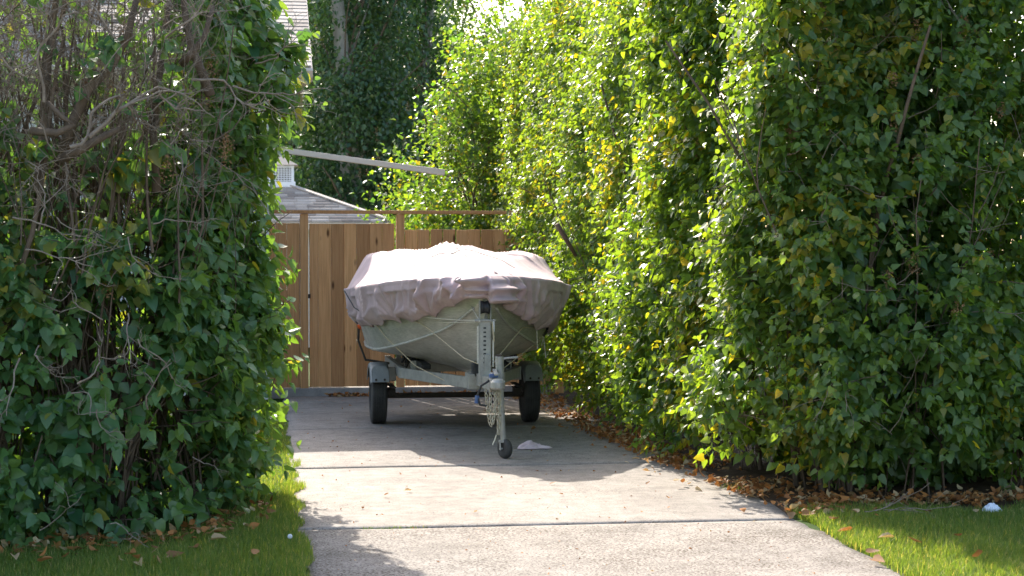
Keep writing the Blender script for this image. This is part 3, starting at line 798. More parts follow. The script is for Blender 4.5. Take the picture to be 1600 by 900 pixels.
# resample evenly
seg = np.linalg.norm(np.diff(np.concatenate([per, per[:1]]), axis=0), axis=1); cum = np.concatenate([[0], np.cumsum(seg)])
tt = np.linspace(0, cum[-1], nt_, endpoint=False); ext = np.concatenate([per, per[:1]])
per = np.stack([np.interp(tt, cum, ext[:, k]) for k in range(3)], 1)
tan = norm(np.roll(per, -1, 0) - np.roll(per, 1, 0)); out = np.stack([tan[:, 1], -tan[:, 0], 0 * tan[:, 0]], 1)
cen = per.mean(0)
if np.mean(np.sum(out * (per - cen), 1)) < 0: out = -out
out = norm(out)
def top_h(x, y):
    b, s = sheer(y); q = np.clip(np.abs(x) / np.maximum(b + .022, .02), 0, 1)
    crown = np.interp(y, [-1.52, -1.3, -.3, .25, .9, 1.6, 2.1, 2.5], [.12, .30, .345, .315, .24, .14, .07, .0])
    w_ = np.interp(y, [-2, .2, .9, 1.6, 2.4], [.20, .20, .5, .85, 1.0])       # width of the sloping flank
    e_ = np.clip((1 - q) / w_, 0, 1); e_ = np.where(e_ < .8, e_, .8 + .2 * (1 - ((1 - e_) / .2) ** 2) * .5 + 0 * e_); 
    h = s + .02 + crown * (e_ * .89 + .30 * (1 - q ** 2))
    h += .075 * np.exp(-((x - .02) / .22) ** 2 - ((y + .75) / .42) ** 2)
    h += .05 * np.exp(-((x + .03) / .16) ** 2 - ((y - .75) / .28) ** 2)
    h -= .03 * np.exp(-((x - .28) / .12) ** 2 - ((y + .6) / .7) ** 2) + .02 * np.exp(-((x + .42) / .1) ** 2 - ((y + .3) / .8) ** 2)
    # sag between the gunwale and the ridge, folds running to the rim
    P3 = np.stack([x, y, 0 * x], 1)
    h += (vnoise(P3, 2.2, 21) - .5) * .05 * (1 - q ** 3) + (vnoise(P3, (7, 2.4, 1), 22) - .5) * .022 * (1 - q ** 4)
    rid = 1 - np.abs(2 * vnoise(np.stack([x * 1.0 + y * .55, y * .3 - x * .2, 0 * x], 1), 4.2, 23) - 1)
    h += (rid ** 5) * .036 * (1 - q ** 4)
    return h
rings = []; nr = 40
spine = np.stack([np.zeros(nt_), np.clip(per[:, 1], -1.1, 1.75), np.zeros(nt_)], 1)
for k in range(nr + 1):
    r = (k / nr) ** .8
    p = spine * (1 - r) + per * r
    p[:, 2] = top_h(p[:, 0], p[:, 1]); rings.append(p)
bowness = np.exp(-((per[:, 1] - 2.46) / .55) ** 2) * (per[:, 1] > 0)
arc = tt
# hem drop along the rim: measured from the photograph, uneven
drop = np.interp(per[:, 1], [-1.5, -.4, .5, 1.2, 1.7, 2.1, 2.3, 2.46], [.28, .34, .36, .34, .33, .30, .25, .19])
A3 = np.stack([arc * 1.0, 0 * arc, 0 * arc], 1)
drop = np.where(per[:, 0] < 0, drop * 1.18, drop)
ties = []
for (sx, y_t) in ((1, .1), (1, .78), (1, 1.5), (1, 2.05), (-1, 1.85), (-1, 1.42), (-1, .9), (-1, .2), (1, -.7), (-1, -.6)):
    ties.append(arc[np.argmin((per[:, 1] - y_t) ** 2 + 4 * (np.sign(per[:, 0]) != sx))])
ties = np.array(ties)
def adist(a):
    d = (arc - a + cum[-1] / 2) % cum[-1] - cum[-1] / 2; return d
drop = drop * (1 + .20 * (vnoise(A3, 2.6, 31) - .5) + .14 * (vnoise(A3, 7.0, 32) - .5))
for a in ties: drop = drop + .035 * np.exp(-(adist(a) / .05) ** 2) - .02 * np.exp(-(adist(a) / .16) ** 2)
gc = np.random.default_rng(77); creases = []
mid_a = arc[np.argmax(per[:, 1])]
for _ in range(44):
    a_ = mid_a + gc.normal(0, 1.0); f0_ = gc.uniform(-.2, .35)
    creases.append((a_, f0_, f0_ + gc.uniform(.6, 1.3), gc.normal(0, .16), gc.choice([.035, .05, -.035, .03]), gc.uniform(.018, .05)))
for da, sl_, dp in ((-.18, .25, .07), (.02, -.3, .06), (.16, -.12, .07), (.30, .2, .05), (-.42, .18, .05), (-.6, -.2, .05), (.5, .15, .05)):
    creases.append((mid_a + da, -.1, 1.2, sl_, dp, .045))
ns = 34
bowx = np.exp(-(adist(arc[np.argmax(per[:, 1])]) / .42) ** 2)
for k in range(1, ns + 1):
    f = k / ns; dz = drop * f
    inward = np.interp(per[:, 1], [-2, .3, 1.5, 2.2, 2.46], [.22, .26, .36, .32, .15]) * dz / .5 * .6
    sh = arc + (.35 * dz + .06 * np.sin(arc * 3.1)) * np.sign(per[:, 0])
    S3 = np.stack([sh, dz * 1.2, 0 * sh], 1)
    n1 = vnoise(S3, (5.5, 2.6, 1), 41); n2 = vnoise(S3, (19, 4, 1), 42); n3 = vnoise(S3, (3.6, 3.0, 1), 43)
    ridge = 1 - np.abs(2 * n1 - 1); ridge2 = 1 - np.abs(2 * n2 - 1)
    o_ = .006 * f + .035 * bowx * math.sin(min(1, f) * math.pi) + (.07 + .07 * bowx) * f ** .45 * (ridge ** 1.5 - .14) + (.008 + .018 * bowx) * f * (ridge2 - .5) + .085 * bowx * math.sin(f * math.pi) ** .7 * ((1 - np.abs(2 * vnoise(S3, (4.5, 9, 1), 46) - 1)) ** 1.5 - .45) + (.03 + .06 * bowx) * f * (n3 - .5) - inward
    for (ca, f0, f1, slope, cdep, cwid) in creases:             # single sharp folds
        d = adist(ca + slope * (f - f0)); act = np.clip((f - f0) / .15, 0, 1) * np.clip((f1 - f) / .15 + 1e-3, 0, 1)
        o_ = o_ + cdep * np.exp(-np.abs(d) / cwid) * act
    for ti, a in enumerate(ties):                               # folds gathered at each tie
        d = adist(a); fan = d / (1.12 - f * .95)
        o_ = o_ + .016 * np.cos(fan * (34 + 5 * (ti % 3)) + ti) * np.exp(-(d / .19) ** 2) * min(1, f * 1.8) * (1 - .4 * f) - .028 * np.exp(-(d / .045) ** 2) * f ** 3
    o_ = o_ - .035 * max(0, f - .86) / .14                      # elastic hem pulls in
    p = per + out * np.maximum(o_, np.where(dz < .09, -.004, -inward * 1.0 - .012))[:, None]
    p[:, 2] = per[:, 2] - dz + bowx * .09 * (vnoise(S3, (6, 5, 1), 44) - .5) * math.sin(f * math.pi) 
    rings.append(p)
# keep the skirt clear of the hull
def hull_half(y, z):
    b, s, c, cz_, kz = [np.array([smooth_interp(v, k) for v in np.atleast_1d(np.clip(y, -1.45, 2.46))]) for k in range(1, 6)]
    return np.where(z > cz_, c + (b - c) * np.clip((z - cz_) / (s - cz_), 0, 1), c)
for p in rings[nr + 1:]:
    hb = hull_half(p[:, 1], p[:, 2]) + .022; side = (np.abs(per[:, 1]) < 2.35) & (per[:, 1] > -1.47)
    fix = side & (np.abs(p[:, 0]) < hb); p[fix, 0] = np.sign(per[fix, 0]) * hb[fix]
CV = np.concatenate(rings) - CO
nrt = len(rings); i = np.arange(nrt - 1)[:, None] * nt_; j = np.arange(nt_)[None, :]; j2 = (j + 1) % nt_
CF = np.stack([i + j, i + j2, i + nt_ + j2, i + nt_ + j], -1).reshape(-1, 4)
cme = np_mesh('cloth', CV, [CF])
ev = np.zeros(len(cme.edges) * 2, dtype=np.int32); cme.edges.foreach_get('vertices', ev); ev = ev.reshape(-1, 2)
shp = ((ev >= nr * nt_) & (ev < (nr + 1) * nt_)).all(1)
sa = cme.attributes.new('sharp_edge', 'BOOLEAN', 'EDGE'); sa.data.foreach_set('value', shp)
cl = link('cloth', cme, M['cover'], cover)
sd = cl.modifiers.new('thick', 'SOLIDIFY'); sd.thickness = .004; sd.offset = 0
top_pts = np.concatenate(rings[:nr + 1])
def on_cover(x, y): 
    return Vector((x, y, float(top_h(np.array([x]), np.array([y]))[0]) + .004)) - Vector(CO)
def seam(x0, y0, x1, y1, bend=0):
    n = 18; m = MB()
    m.tube([on_cover(x0 + (x1 - x0) * i / n + bend * math.sin(math.pi * i / n), y0 + (y1 - y0) * i / n) for i in range(n + 1)], .0045, 5)
    m.build('seam', M['black'], cover)
seam(.02, .70, .52, 1.35, .03); seam(-.02, .70, -.36, 1.55, -.02); seam(.02, .7, .12, .9)
def rope(pts, mat='rope', r=.0042, sag=0.0, name='tie_cord'):
    P_ = []
    for a, b in zip(pts[:-1], pts[1:]):
        a, b = Vector(a), Vector(b)
        P_ += [a.lerp(b, i / 8) - Vector((0, 0, sag * 4 * (i / 8) * (1 - i / 8))) for i in range(8)]
    P_.append(Vector(pts[-1]))
    return MB().tube([p - Vector(CO) for p in P_], r, 6).build(name, M[mat], cover, smooth=True)
wp = loc(750, 503, 2.55)
def hullp(y, z, sx, o=.03): return Vector((sx * (float(hull_half(np.array([y]), np.array([z]))[0]) + o), y, z))
h1 = loc(607, 497, .75); h2 = loc(663, 490, 1.55); h3 = loc(822, 512, 1.45); h4 = loc(845, 525, .9)
def side_snap(p, sx): 
    q = hullp(p.y, p.z, sx, .035); return q
h1, h2, h3, h4 = side_snap(h1, 1), side_snap(h2, 1), side_snap(h3, -1), side_snap(h4, -1)
rope([h1, wp], sag=.02); rope([h2, wp + Vector((0, 0, .01))], sag=.015)
rope([h1, hullp(.9, .86, 1), Vector((.47, 1.15, .62)), Vector((.22, 1.6, .50))], 'rope_tan')
rope([h2, hullp(1.75, .99, 1), Vector((.16, 2.25, .75)), Vector((.03, 2.45, .70))], 'rope_tan')
rope([h3, hullp(1.8, .98, -1), Vector((-.1, 2.4, .76)), wp - Vector((0, .05, .5))], 'rope_tan')
rope([h4, hullp(1.2, .80, -1), Vector((-.12, 2.1, .60))], 'rope_tan')
rope([h3, h3 + Vector((0, .02, -.19))], 'rope'); rope([h4, h4 + Vector((-.02, .02, -.2))], 'rope'); rope([h4 + Vector((0, 0, 0)), h4 + Vector((.02, .02, -.09))], 'rope')
for h, sx in ((h1, 1), (h2, 1), (h3, -1), (h4, -1)):
    MB().tube([h - Vector(CO), h + Vector((sx * .03, .02, .05)) - Vector(CO), h + Vector((sx * .04, .0, .10)) - Vector(CO)], .012, 6).build('strap_hook', M['black'], cover)
s1 = hullp(.75, 1.30, 1, .07)
rope([hullp(.35, 1.28, 1, .09), hullp(.55, 1.12, 1, .10), h1], 'black', .006)
rope([wp, wp + Vector((.05, -.2, .12))], 'rope'); rope([wp + Vector((-.1, 0, 0)), wp + Vector((-.115, .01, -.16))], 'rope_tan', .006)

# ------------------------------------------------------------------ hedges
class Path:
    def __init__(s, pts):
        s.p = np.array(pts, float); d = np.linalg.norm(np.diff(s.p, axis=0), axis=1); s.c = np.concatenate([[0], np.cumsum(d)]); s.L = s.c[-1]
    def at(s, t):
        q = np.stack([np.interp(t, s.c, s.p[:, k]) for k in range(2)], 1)
        e = .25; a = np.stack([np.interp(t - e, s.c, s.p[:, k]) for k in range(2)], 1); b = np.stack([np.interp(t + e, s.c, s.p[:, k]) for k in range(2)], 1)
        d = norm(b - a); n = np.stack([d[:, 1], -d[:, 0]], 1)      # right-hand side of the path
        return q, n

def hedge(name, base, label, path, zmax, dens, n_shoot, n_fill, mat, size, bulge, seed, thick, yellow=.05, group=None, zmin=.12, keep=300, part_ok=None, tint_f=None, seeds=120, back=None, amp=.6):
    h = thing(name, base, label, 'hedge', group); g = np.random.default_rng(seed)
    def surf(t, z, depth):
        q, n = path.at(t); P = np.stack([q[:, 0], q[:, 1], z], 1)
        d = (vnoise(P, (1.5, 1.5, .5), seed) - .5) * amp + (vnoise(P, (3.6, 3.6, 2.0), seed + 1) - .5) * .34 + bulge(t, z) - depth
        P[:, 0] += n[:, 0] * d; P[:, 1] += n[:, 1] * d
        return P, np.concatenate([n, np.zeros((len(n), 1))], 1)
    # leafy shoots
    t = g.uniform(0, path.L, n_shoot * 4); z = g.uniform(zmin, zmax, n_shoot * 4)
    P, N = surf(t, z, g.exponential(.10, len(t)))
    ok = g.random(len(t)) < dens(P[:, 0], P[:, 1], z); P, N = P[ok][:n_shoot], N[ok][:n_shoot]
    n = len(P); up = np.array([0, 0, 1.])
    D = norm(N * g.uniform(.1, .9, (n, 1)) + up * g.uniform(-.25, .95, (n, 1)) + g.normal(0, .3, (n, 3)))
    Ls = g.uniform(.12, .36, n); K = 5
    lp, lt, ln, lsz, lti = [], [], [], [], []
    sh_t = g.random(n)
    for k in range(K):
        f = (k + .6) / K
        c = P + D * (Ls * f)[:, None]; c[:, 2] -= .10 * f * f * Ls
        ax = norm(np.cross(D, g.normal(0, 1, (n, 3))))
        for sgn in (-1, 1):
            rad = norm(ax * sgn + g.normal(0, .25, (n, 3)))
            tip = rad * .75 + N * .35 + D * .25 - up * g.uniform(.25, .95, (n, 1))
            nor = N * g.uniform(.1, .9, (n, 1)) + up * g.uniform(.15, .9, (n, 1)) + g.normal(0, .42, (n, 3))
            lp.append(c + rad * .012); lt.append(tip); ln.append(nor)
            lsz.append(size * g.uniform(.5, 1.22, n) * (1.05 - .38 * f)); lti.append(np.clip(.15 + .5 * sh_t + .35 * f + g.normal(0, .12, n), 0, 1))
    lp, lt, ln = map(np.concatenate, (lp, lt, ln)); lsz = np.concatenate(lsz); lti = np.concatenate(lti)
    if tint_f is not None: lti = np.clip(lti + tint_f(lp), 0, 1)
    m = lp[:, 2] > .03; lp, lt, ln, lsz, lti = lp[m], lt[m], ln[m], lsz[m], lti[m]
    age = np.where(g.random(len(lp)) < yellow, g.uniform(.3, .9, len(lp)), g.uniform(0, .08, len(lp)))
    pat = vnoise(lp, 1.7, seed + 5); age = np.clip(age + np.where((pat > .74) & (g.random(len(lp)) < .3), .45, 0), 0, 1)
    # the 300 that show largest become objects of their own
    px, py, d = cam_px(lp); tow = norm(np.array([0, 0, CAM_H]) - lp); vis = np.abs(np.sum(tow * norm(ln), 1))
    inn = (px > 5) & (px < 1595) & (py > 5) & (py < 880)
    if part_ok is not None: inn &= part_ok(lp)
    score = np.where(inn, lsz * (.3 + vis) / d, 0); top = np.argsort(-score)[:keep]
    rest = np.ones(len(lp), bool); rest[top] = False
    single_leaves(h, lp[top], lt[top], ln[top], lsz[top], mat, name)
    near = rest & (d < 14.6); far = rest & (d >= 14.6)
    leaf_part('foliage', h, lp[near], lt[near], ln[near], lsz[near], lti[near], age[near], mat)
    if far.any(): leaf_part('far_foliage', h, lp[far], lt[far], ln[far], lsz[far], lti[far], age[far], mat, 'simple')
    # inner leaves
    t = g.uniform(0, path.L, n_fill * 3); z = g.uniform(zmin, zmax, len(t))
    P2, N2 = surf(t, z, g.uniform(.12, thick, len(t))); ok = g.random(len(t)) < dens(P2[:, 0], P2[:, 1], z) * .9 + .06
    P2, N2 = P2[ok][:n_fill], N2[ok][:n_fill]; n2 = len(P2)
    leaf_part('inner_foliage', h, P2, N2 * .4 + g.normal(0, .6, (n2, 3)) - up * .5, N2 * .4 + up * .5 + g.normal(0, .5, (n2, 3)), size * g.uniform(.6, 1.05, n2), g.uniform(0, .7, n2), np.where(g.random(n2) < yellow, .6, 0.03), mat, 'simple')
    if back:
        nb, t0, t1, d0, d1 = back
        P3, N3 = surf(g.uniform(t0, t1, nb), np.where(g.random(nb) < .16, g.uniform(.02, .5, nb), g.uniform(.2, zmax + .3, nb)), g.uniform(d0, d1, nb))
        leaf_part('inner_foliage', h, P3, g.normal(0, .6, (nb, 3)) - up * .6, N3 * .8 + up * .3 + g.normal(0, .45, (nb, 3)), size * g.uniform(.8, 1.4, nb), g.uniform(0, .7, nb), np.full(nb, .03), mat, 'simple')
    # shoot twigs
    sel = g.choice(n, min(n, 1500), replace=False)
    lines = [(np.stack([P[i] - D[i] * .16 - N[i] * .12, P[i], P[i] + D[i] * Ls[i] * .5, P[i] + D[i] * Ls[i] - up * .1 * Ls[i]]), np.array([.005, .0045, .0035, .002])) for i in sel]
    twig_part('shoots', h, lines, M['bark'], 3)
    return h, surf, g

def stems(h, surf, g, path, n_big, n_small, ztop, trange=None, depth=(.25, .7), mat='bark', umax=None):
    t0, t1 = trange or (0, path.L)
    for i in range(n_big):
        P, N = surf(g.uniform(t0, t1, 1), np.array([0.0]), g.uniform(*depth, 1))
        P[0, 2] = -.03
        pts = wander(P[0], (g.normal(0, .08), g.normal(0, .08), 1), ztop * g.uniform(.6, 1), 14, .06, g)
        if umax is not None: pts[:, 0] = np.minimum(pts[:, 0], umax - .1 - .2 * g.random())
        r0 = g.uniform(.012, .028)
        V, F = tubes_np([(pts, np.linspace(r0, r0 * .35, 14))], 6)
        link('stem', np_mesh('stem', V - np.array(h.location), F), M[mat], h)
    lines = []
    for i in range(n_small):
        P, N = surf(g.uniform(t0, t1, 1), np.array([0.0]), g.uniform(depth[0] - .08, depth[1], 1)); P[0, 2] = -.03
        L = ztop * g.uniform(.25, .9)
        pts = wander(P[0], (N[0][0] * .05 + g.normal(0, .12), N[0][1] * .05 + g.normal(0, .12), 1), L, 10, .06, g)
        if umax is not None: pts[:, 0] = np.minimum(pts[:, 0], umax - .1 * g.random())
        r0 = g.uniform(.004, .011); lines.append((pts, np.linspace(r0, r0 * .4, 10)))
        for _ in range(2):
            k = g.integers(3, 9); lines.append((wander(pts[k], (g.normal(0, .5), g.normal(0, .5), .6), g.uniform(.2, .6), 5, .15, g), np.linspace(r0 * .5, r0 * .25, 5)))
    twig_part('thin_stems', h, lines, M[mat], 4)

def seed_heads(h, surf, g, pos, n_per=90, mat='seed'):
    """drooping brown panicles"""
    P, T_, N_, S_ = [], [], [], []
    for p in pos:
        L = g.uniform(.1, .2); a = g.random(n_per)
        c = np.array(p)[None] + np.stack([g.normal(0, .03, n_per) * (1 - a * .6), g.normal(0, .03, n_per) * (1 - a * .6), a * L], 1)
        P.append(c); T_.append(g.normal(0, 1, (n_per, 3))); N_.append(g.normal(0, 1, (n_per, 3))); S_.append(g.uniform(.008, .016, n_per))
    P, T_, N_, S_ = map(np.concatenate, (P, T_, N_, S_))
    V, F, k = leaves(P - np.array(h.location), T_, N_, S_, 'simple')
    o = link('seed_heads', np_mesh('seed_heads', V, F), M[mat], h); o['kind'] = 'stuff'

# --- right hedge: along the drive, then along the street
rp = Path([(2.85, 24.0), (2.96, 20.5), (3.08, 17.0), (3.10, 14.0), (3.11, 12.3), (3.12, 11.6), (3.32, 11.08), (3.75, 10.88), (4.4, 10.85), (7.2, 10.9)])
# path runs towards the camera: its right-hand side points to the drive / street
def r_bulge(t, z):
    low = np.clip(z / .55, 0, 1) ** .7
    return -.40 + .40 * low - .055 * z - .20 * np.clip((z - 3.6) / 1.2, 0, 1)
def r_dens(x, y, z):
    P = np.stack([x, y, z], 1); n = vnoise(P, (1.9, 1.9, 1.3), 61)
    d = np.clip(.42 + 2.2 * (n - .26), .12, 1)
    front = (y < 11.3)
    d = np.where(z < .35, d * .45, d)
    d = np.where(front & (z > 2.35), d * .6, d)
    hole = np.exp(-((x - 4.75) / .18) ** 2 - ((z - 1.75) / .25) ** 2) + .8 * np.exp(-((x - 4.15) / .14) ** 2 - ((z - 1.2) / .2) ** 2) + np.exp(-((x - 4.4) / .6) ** 2 - ((z - .05) / .22) ** 2)
    return np.where(front, d * (1 - np.clip(hole, 0, .93)), d)
rh, rsurf, rg = hedge('hedge', (3.6, 14.5, 0), 'tall lilac hedge on the right, sunlit along the driveway and shaded towards the street', rp, 4.5, r_dens, 14500, 46000, M['leaf'], .079, r_bulge, 11, 1.3, .05, zmin=.14, back=(48000, 10.5, rp.L, .55, 1.7), amp=.62)
stems(rh, rsurf, rg, rp, 46, 330, 3.6, depth=(.2, .75))
pos = []
for _ in range(150):
    t = np.array([rg.uniform(rp.L - 4.2, rp.L - .3) if rg.random() < .55 else rg.uniform(0, rp.L - 4)]); z = np.array([rg.uniform(2.0, 4.2) if rg.random() < .75 else rg.uniform(1, 3)])
    pos.append(rsurf(t, z, rg.uniform(-.08, .1, 1))[0][0])
seed_heads(rh, rsurf, rg, pos)
lines = []
for _ in range(240):
    t = np.array([rg.uniform(rp.L - 6, rp.L)]) if rg.random() < .6 else np.array([rg.uniform(0, rp.L)])
    P, N = rsurf(t, np.array([rg.uniform(.4, 3.6)]), rg.uniform(.0, .25, 1))
    lines += branchy(P[0], N[0] * .4 + rg.normal(0, .6, 3), rg.uniform(.2, .55), rg.uniform(.002, .005), rg, 1, .22, 2, 6)
twig_part('bare_twigs', rh, lines, M['twig'], 4)
# a few thick limbs seen through the leaves
for (a, b, c, v0, r0) in [((1060, 150), (1030, 100), (1005, 60), 14.0, .028), ((870, 350), (885, 375), (900, 400), 16.4, .026), ((1010, 620), (1000, 560), (985, 500), 14.2, .018)]:
    pts = [at(*a, v0), at(*b, v0 + .03), at(*c, v0 + .08)]; hd = rh.location
    MB().tube([p - hd for p in pts], [r0, r0 * .85, r0 * .6], 8).build('limb', M['bark'], rh, smooth=True)

# --- left hedge: a block along the street, rounded at the drive
lp_ = Path([(-5.2, 11.75), (-1.2, 11.85), (-.55, 12.12), (-.25, 12.08), (-.07, 11.75), (-.07, 11.35), (-.2, 10.85), (-.48, 10.35), (-.85, 10.08), (-2.0, 9.95), (-5.2, 9.9)])
lp_ = Path(lp_.p[::-1])                          # walked clockwise seen from above: the right-hand side must point outwards
def l_bulge(t, z):
    low = np.clip(z / .6, 0, 1)
    return -.03 + .01 * low + .09 * np.exp(-((z - .6) / .6) ** 2) + .20 * np.exp(-((z - 2.7) / .45) ** 2) - .14 * np.exp(-((z - 1.8) / .4) ** 2)
def l_dens(x, y, z):
    P = np.stack([x, y, z], 1); n = vnoise(P, (2.2, 2.2, 1.6), 71)
    d = np.clip(.35 + 2.4 * (n - .28), .12, 1)
    # leafless upper left, dark opening with bare stems below
    bare = 1 / (1 + np.exp(-((-.45 - x) + (z - 2.35) * .08) / .10)) * 1 / (1 + np.exp(-(z - 2.15) / .14))
    bare2 = np.exp(-((x + 1.05) / .42) ** 2 - ((z - 1.95) / .30) ** 2)
    hole = 1.3 * np.exp(-((x + .66) / .34) ** 2 - ((z - .50) / .45) ** 2) + 1.1 * np.exp(-((x + .98) / .28) ** 2 - ((z - 1.12) / .3) ** 2) + 1.1 * np.exp(-((x + 1.95) / .25) ** 2 - ((z - 1.75) / .35) ** 2) + .7 * np.exp(-((x + 1.45) / .3) ** 2 - ((z - .85) / .25) ** 2) + .8 * np.exp(-((x + .75) / .15) ** 2 - ((z - 1.6) / .3) ** 2)
    f = (1 - .96 * np.clip(bare, 0, 1)) * (1 - .93 * np.clip(hole + bare2, 0, 1))
    return np.where(y < 11.2, d * f, d * (1 - .8 * np.clip(bare, 0, 1)) * .9)
lh, lsurf, lg = hedge('hedge', (-1.2, 10.9, 0), 'overgrown dark green hedge on the left with bare twiggy branches at its top', lp_, 3.9, l_dens, 4800, 13000, M['leaf_dark'], .104, l_bulge, 13, .6, .03, zmin=.08, part_ok=lambda p: p[:, 1] < 11.4)
# vertical bare stems, fans of twigs
stems(lh, lsurf, lg, lp_, 60, 380, 3.6, trange=(0, lp_.L), depth=(.5, 1.0), umax=-.08)
lines = []
for _ in range(1000):                       # grey tangle of the top
    x = lg.uniform(-2.6, -.4); z = lg.uniform(2.1, 3.5); y = lg.uniform(9.85, 11.2)
    lines += branchy((x, y, z), (lg.normal(.1, .5), lg.normal(-.1, .4), lg.normal(.35, .6)), lg.uniform(.25, .6), lg.uniform(.002, .0045), lg, 2, .25, 3, 6)
twig_part('bare_twigs', lh, lines, M['twig'], 3)
lines = []
for _ in range(150):
    x = lg.uniform(-2.7, -.45); y = lg.uniform(10.2, 11.3)
    lines.append((wander((x, y, lg.uniform(1.3, 2.2)), (lg.normal(.08, .15), lg.normal(-.03, .12), 1), lg.uniform(.7, 1.6), 9, .06, lg), np.linspace(lg.uniform(.004, .012), .003, 9)))
twig_part('upright_stems', lh, lines, M['bark'], 4)
# crooked dead branches standing out in front of the leaves, each its own part
def dead(px, py, v, d, L, r, depth=2, mat='twig', kids=3):
    p = at(px, py, v); ln_ = branchy(p, d, L, r * .6, lg, depth, .3, kids, 9)
    V, F = tubes_np(ln_, 5); link('dead_branch', np_mesh('dead_branch', V - np.array(lh.location), F), M[mat], lh)
for a in [(70, 160, 9.8, (.2, -.2, .7), .6, .016), (140, 215, 9.75, (.8, -.2, .25), .55, .022), (60, 190, 9.8, (.4, -.2, -.7), .35, .008), (300, 125, 9.95, (.9, -.3, .1), .5, .013),
          (290, 140, 9.9, (-.5, -.3, -.3), .35, .009), (365, 135, 10.1, (.8, -.4, -.25), .5, .011), (400, 100, 10.3, (.7, -.3, -.3), .4, .008), (430, 150, 10.6, (.6, -.3, -.6), .3, .006),
          (110, 230, 9.75, (.9, -.1, .35), .5, .02), (260, 60, 9.9, (.5, -.3, .3), .5, .012), (180, 60, 9.8, (-.4, -.2, .5), .5, .012), (40, 120, 9.7, (-.3, -.2, .5), .4, .012),
          (60, 360, 9.65, (.3, -.4, .2), .42, .009), (40, 390, 9.65, (.6, -.3, -.2), .4, .008), (20, 340, 9.65, (.7, -.3, .15), .4, .009), (90, 340, 9.7, (.1, -.3, -.6), .3, .006),
          (160, 500, 9.68, (-.3, -.4, .1), .32, .007), (200, 490, 9.7, (.2, -.4, -.6), .35, .008), (215, 530, 9.7, (.1, -.3, -.5), .35, .008), (30, 560, 9.65, (.1, -.4, -.7), .35, .009), (60, 540, 9.65, (-.4, -.4, -.4), .3, .007),
          (120, 600, 9.68, (.3, -.4, .35), .3, .009), (110, 615, 9.68, (.5, -.3, .2), .35, .007), (150, 640, 9.7, (-.2, -.3, -.7), .28, .006), (240, 350, 9.85, (.5, -.3, .2), .3, .008), (200, 370, 9.8, (.4, -.3, -.6), .3, .007),
          (170, 820, 9.75, (.7, -.3, .1), .3, .006), (60, 830, 9.7, (.7, -.3, .1), .4, .006), (300, 715, 10.0, (.4, -.3, -.2), .2, .006), (230, 640, 9.9, (.1, -.3, .8), .35, .009)]:
    dead(*a)
def limb(pts, r0):
    P_ = [at(x, y, v) for x, y, v in pts]
    MB().tube([p - lh.location for p in P_], [r0 * (1 - .5 * i / (len(P_) - 1)) for i in range(len(P_))], 8).build('limb', M['bark'], lh, smooth=True)
limb([(100, 240, 10.2), (115, 190, 10.15), (140, 140, 10.1), (175, 105, 10.1), (200, 60, 10.0), (215, 0, 10.0)], .034)
limb([(95, 250, 9.95), (130, 232, 9.9), (160, 215, 9.9), (190, 200, 9.95)], .03)
limb([(50, 205, 9.9), (90, 208, 9.85), (118, 195, 9.85), (100, 185, 9.85), (75, 160, 9.85)], .024)
limb([(330, 150, 10.3), (315, 110, 10.3), (300, 75, 10.3), (290, 20, 10.3), (285, -40, 10.3)], .03)
limb([(285, 100, 10.2), (300, 85, 10.15), (320, 60, 10.2), (335, 10, 10.2)], .026)
limb([(60, 300, 10.3), (70, 200, 10.3), (75, 110, 10.3), (85, 30, 10.3), (100, -60, 10.3)], .03)
limb([(245, 300, 10.4), (240, 200, 10.4), (250, 120, 10.4), (262, 40, 10.4), (270, -40, 10.4)], .026)
pos = [np.array(at(355, 215, 9.98)) - np.array([0, 0, .08]), np.array(at(262, 290, 9.9)), np.array(at(352, 235, 9.98)) - np.array([0, 0, .1])]
for _ in range(20):
    pos.append(lsurf(lg.uniform(0, 5, 1), lg.uniform(1.2, 3.3, 1), lg.uniform(-.03, .1, 1))[0][0])
seed_heads(lh, lsurf, lg, pos, 110)

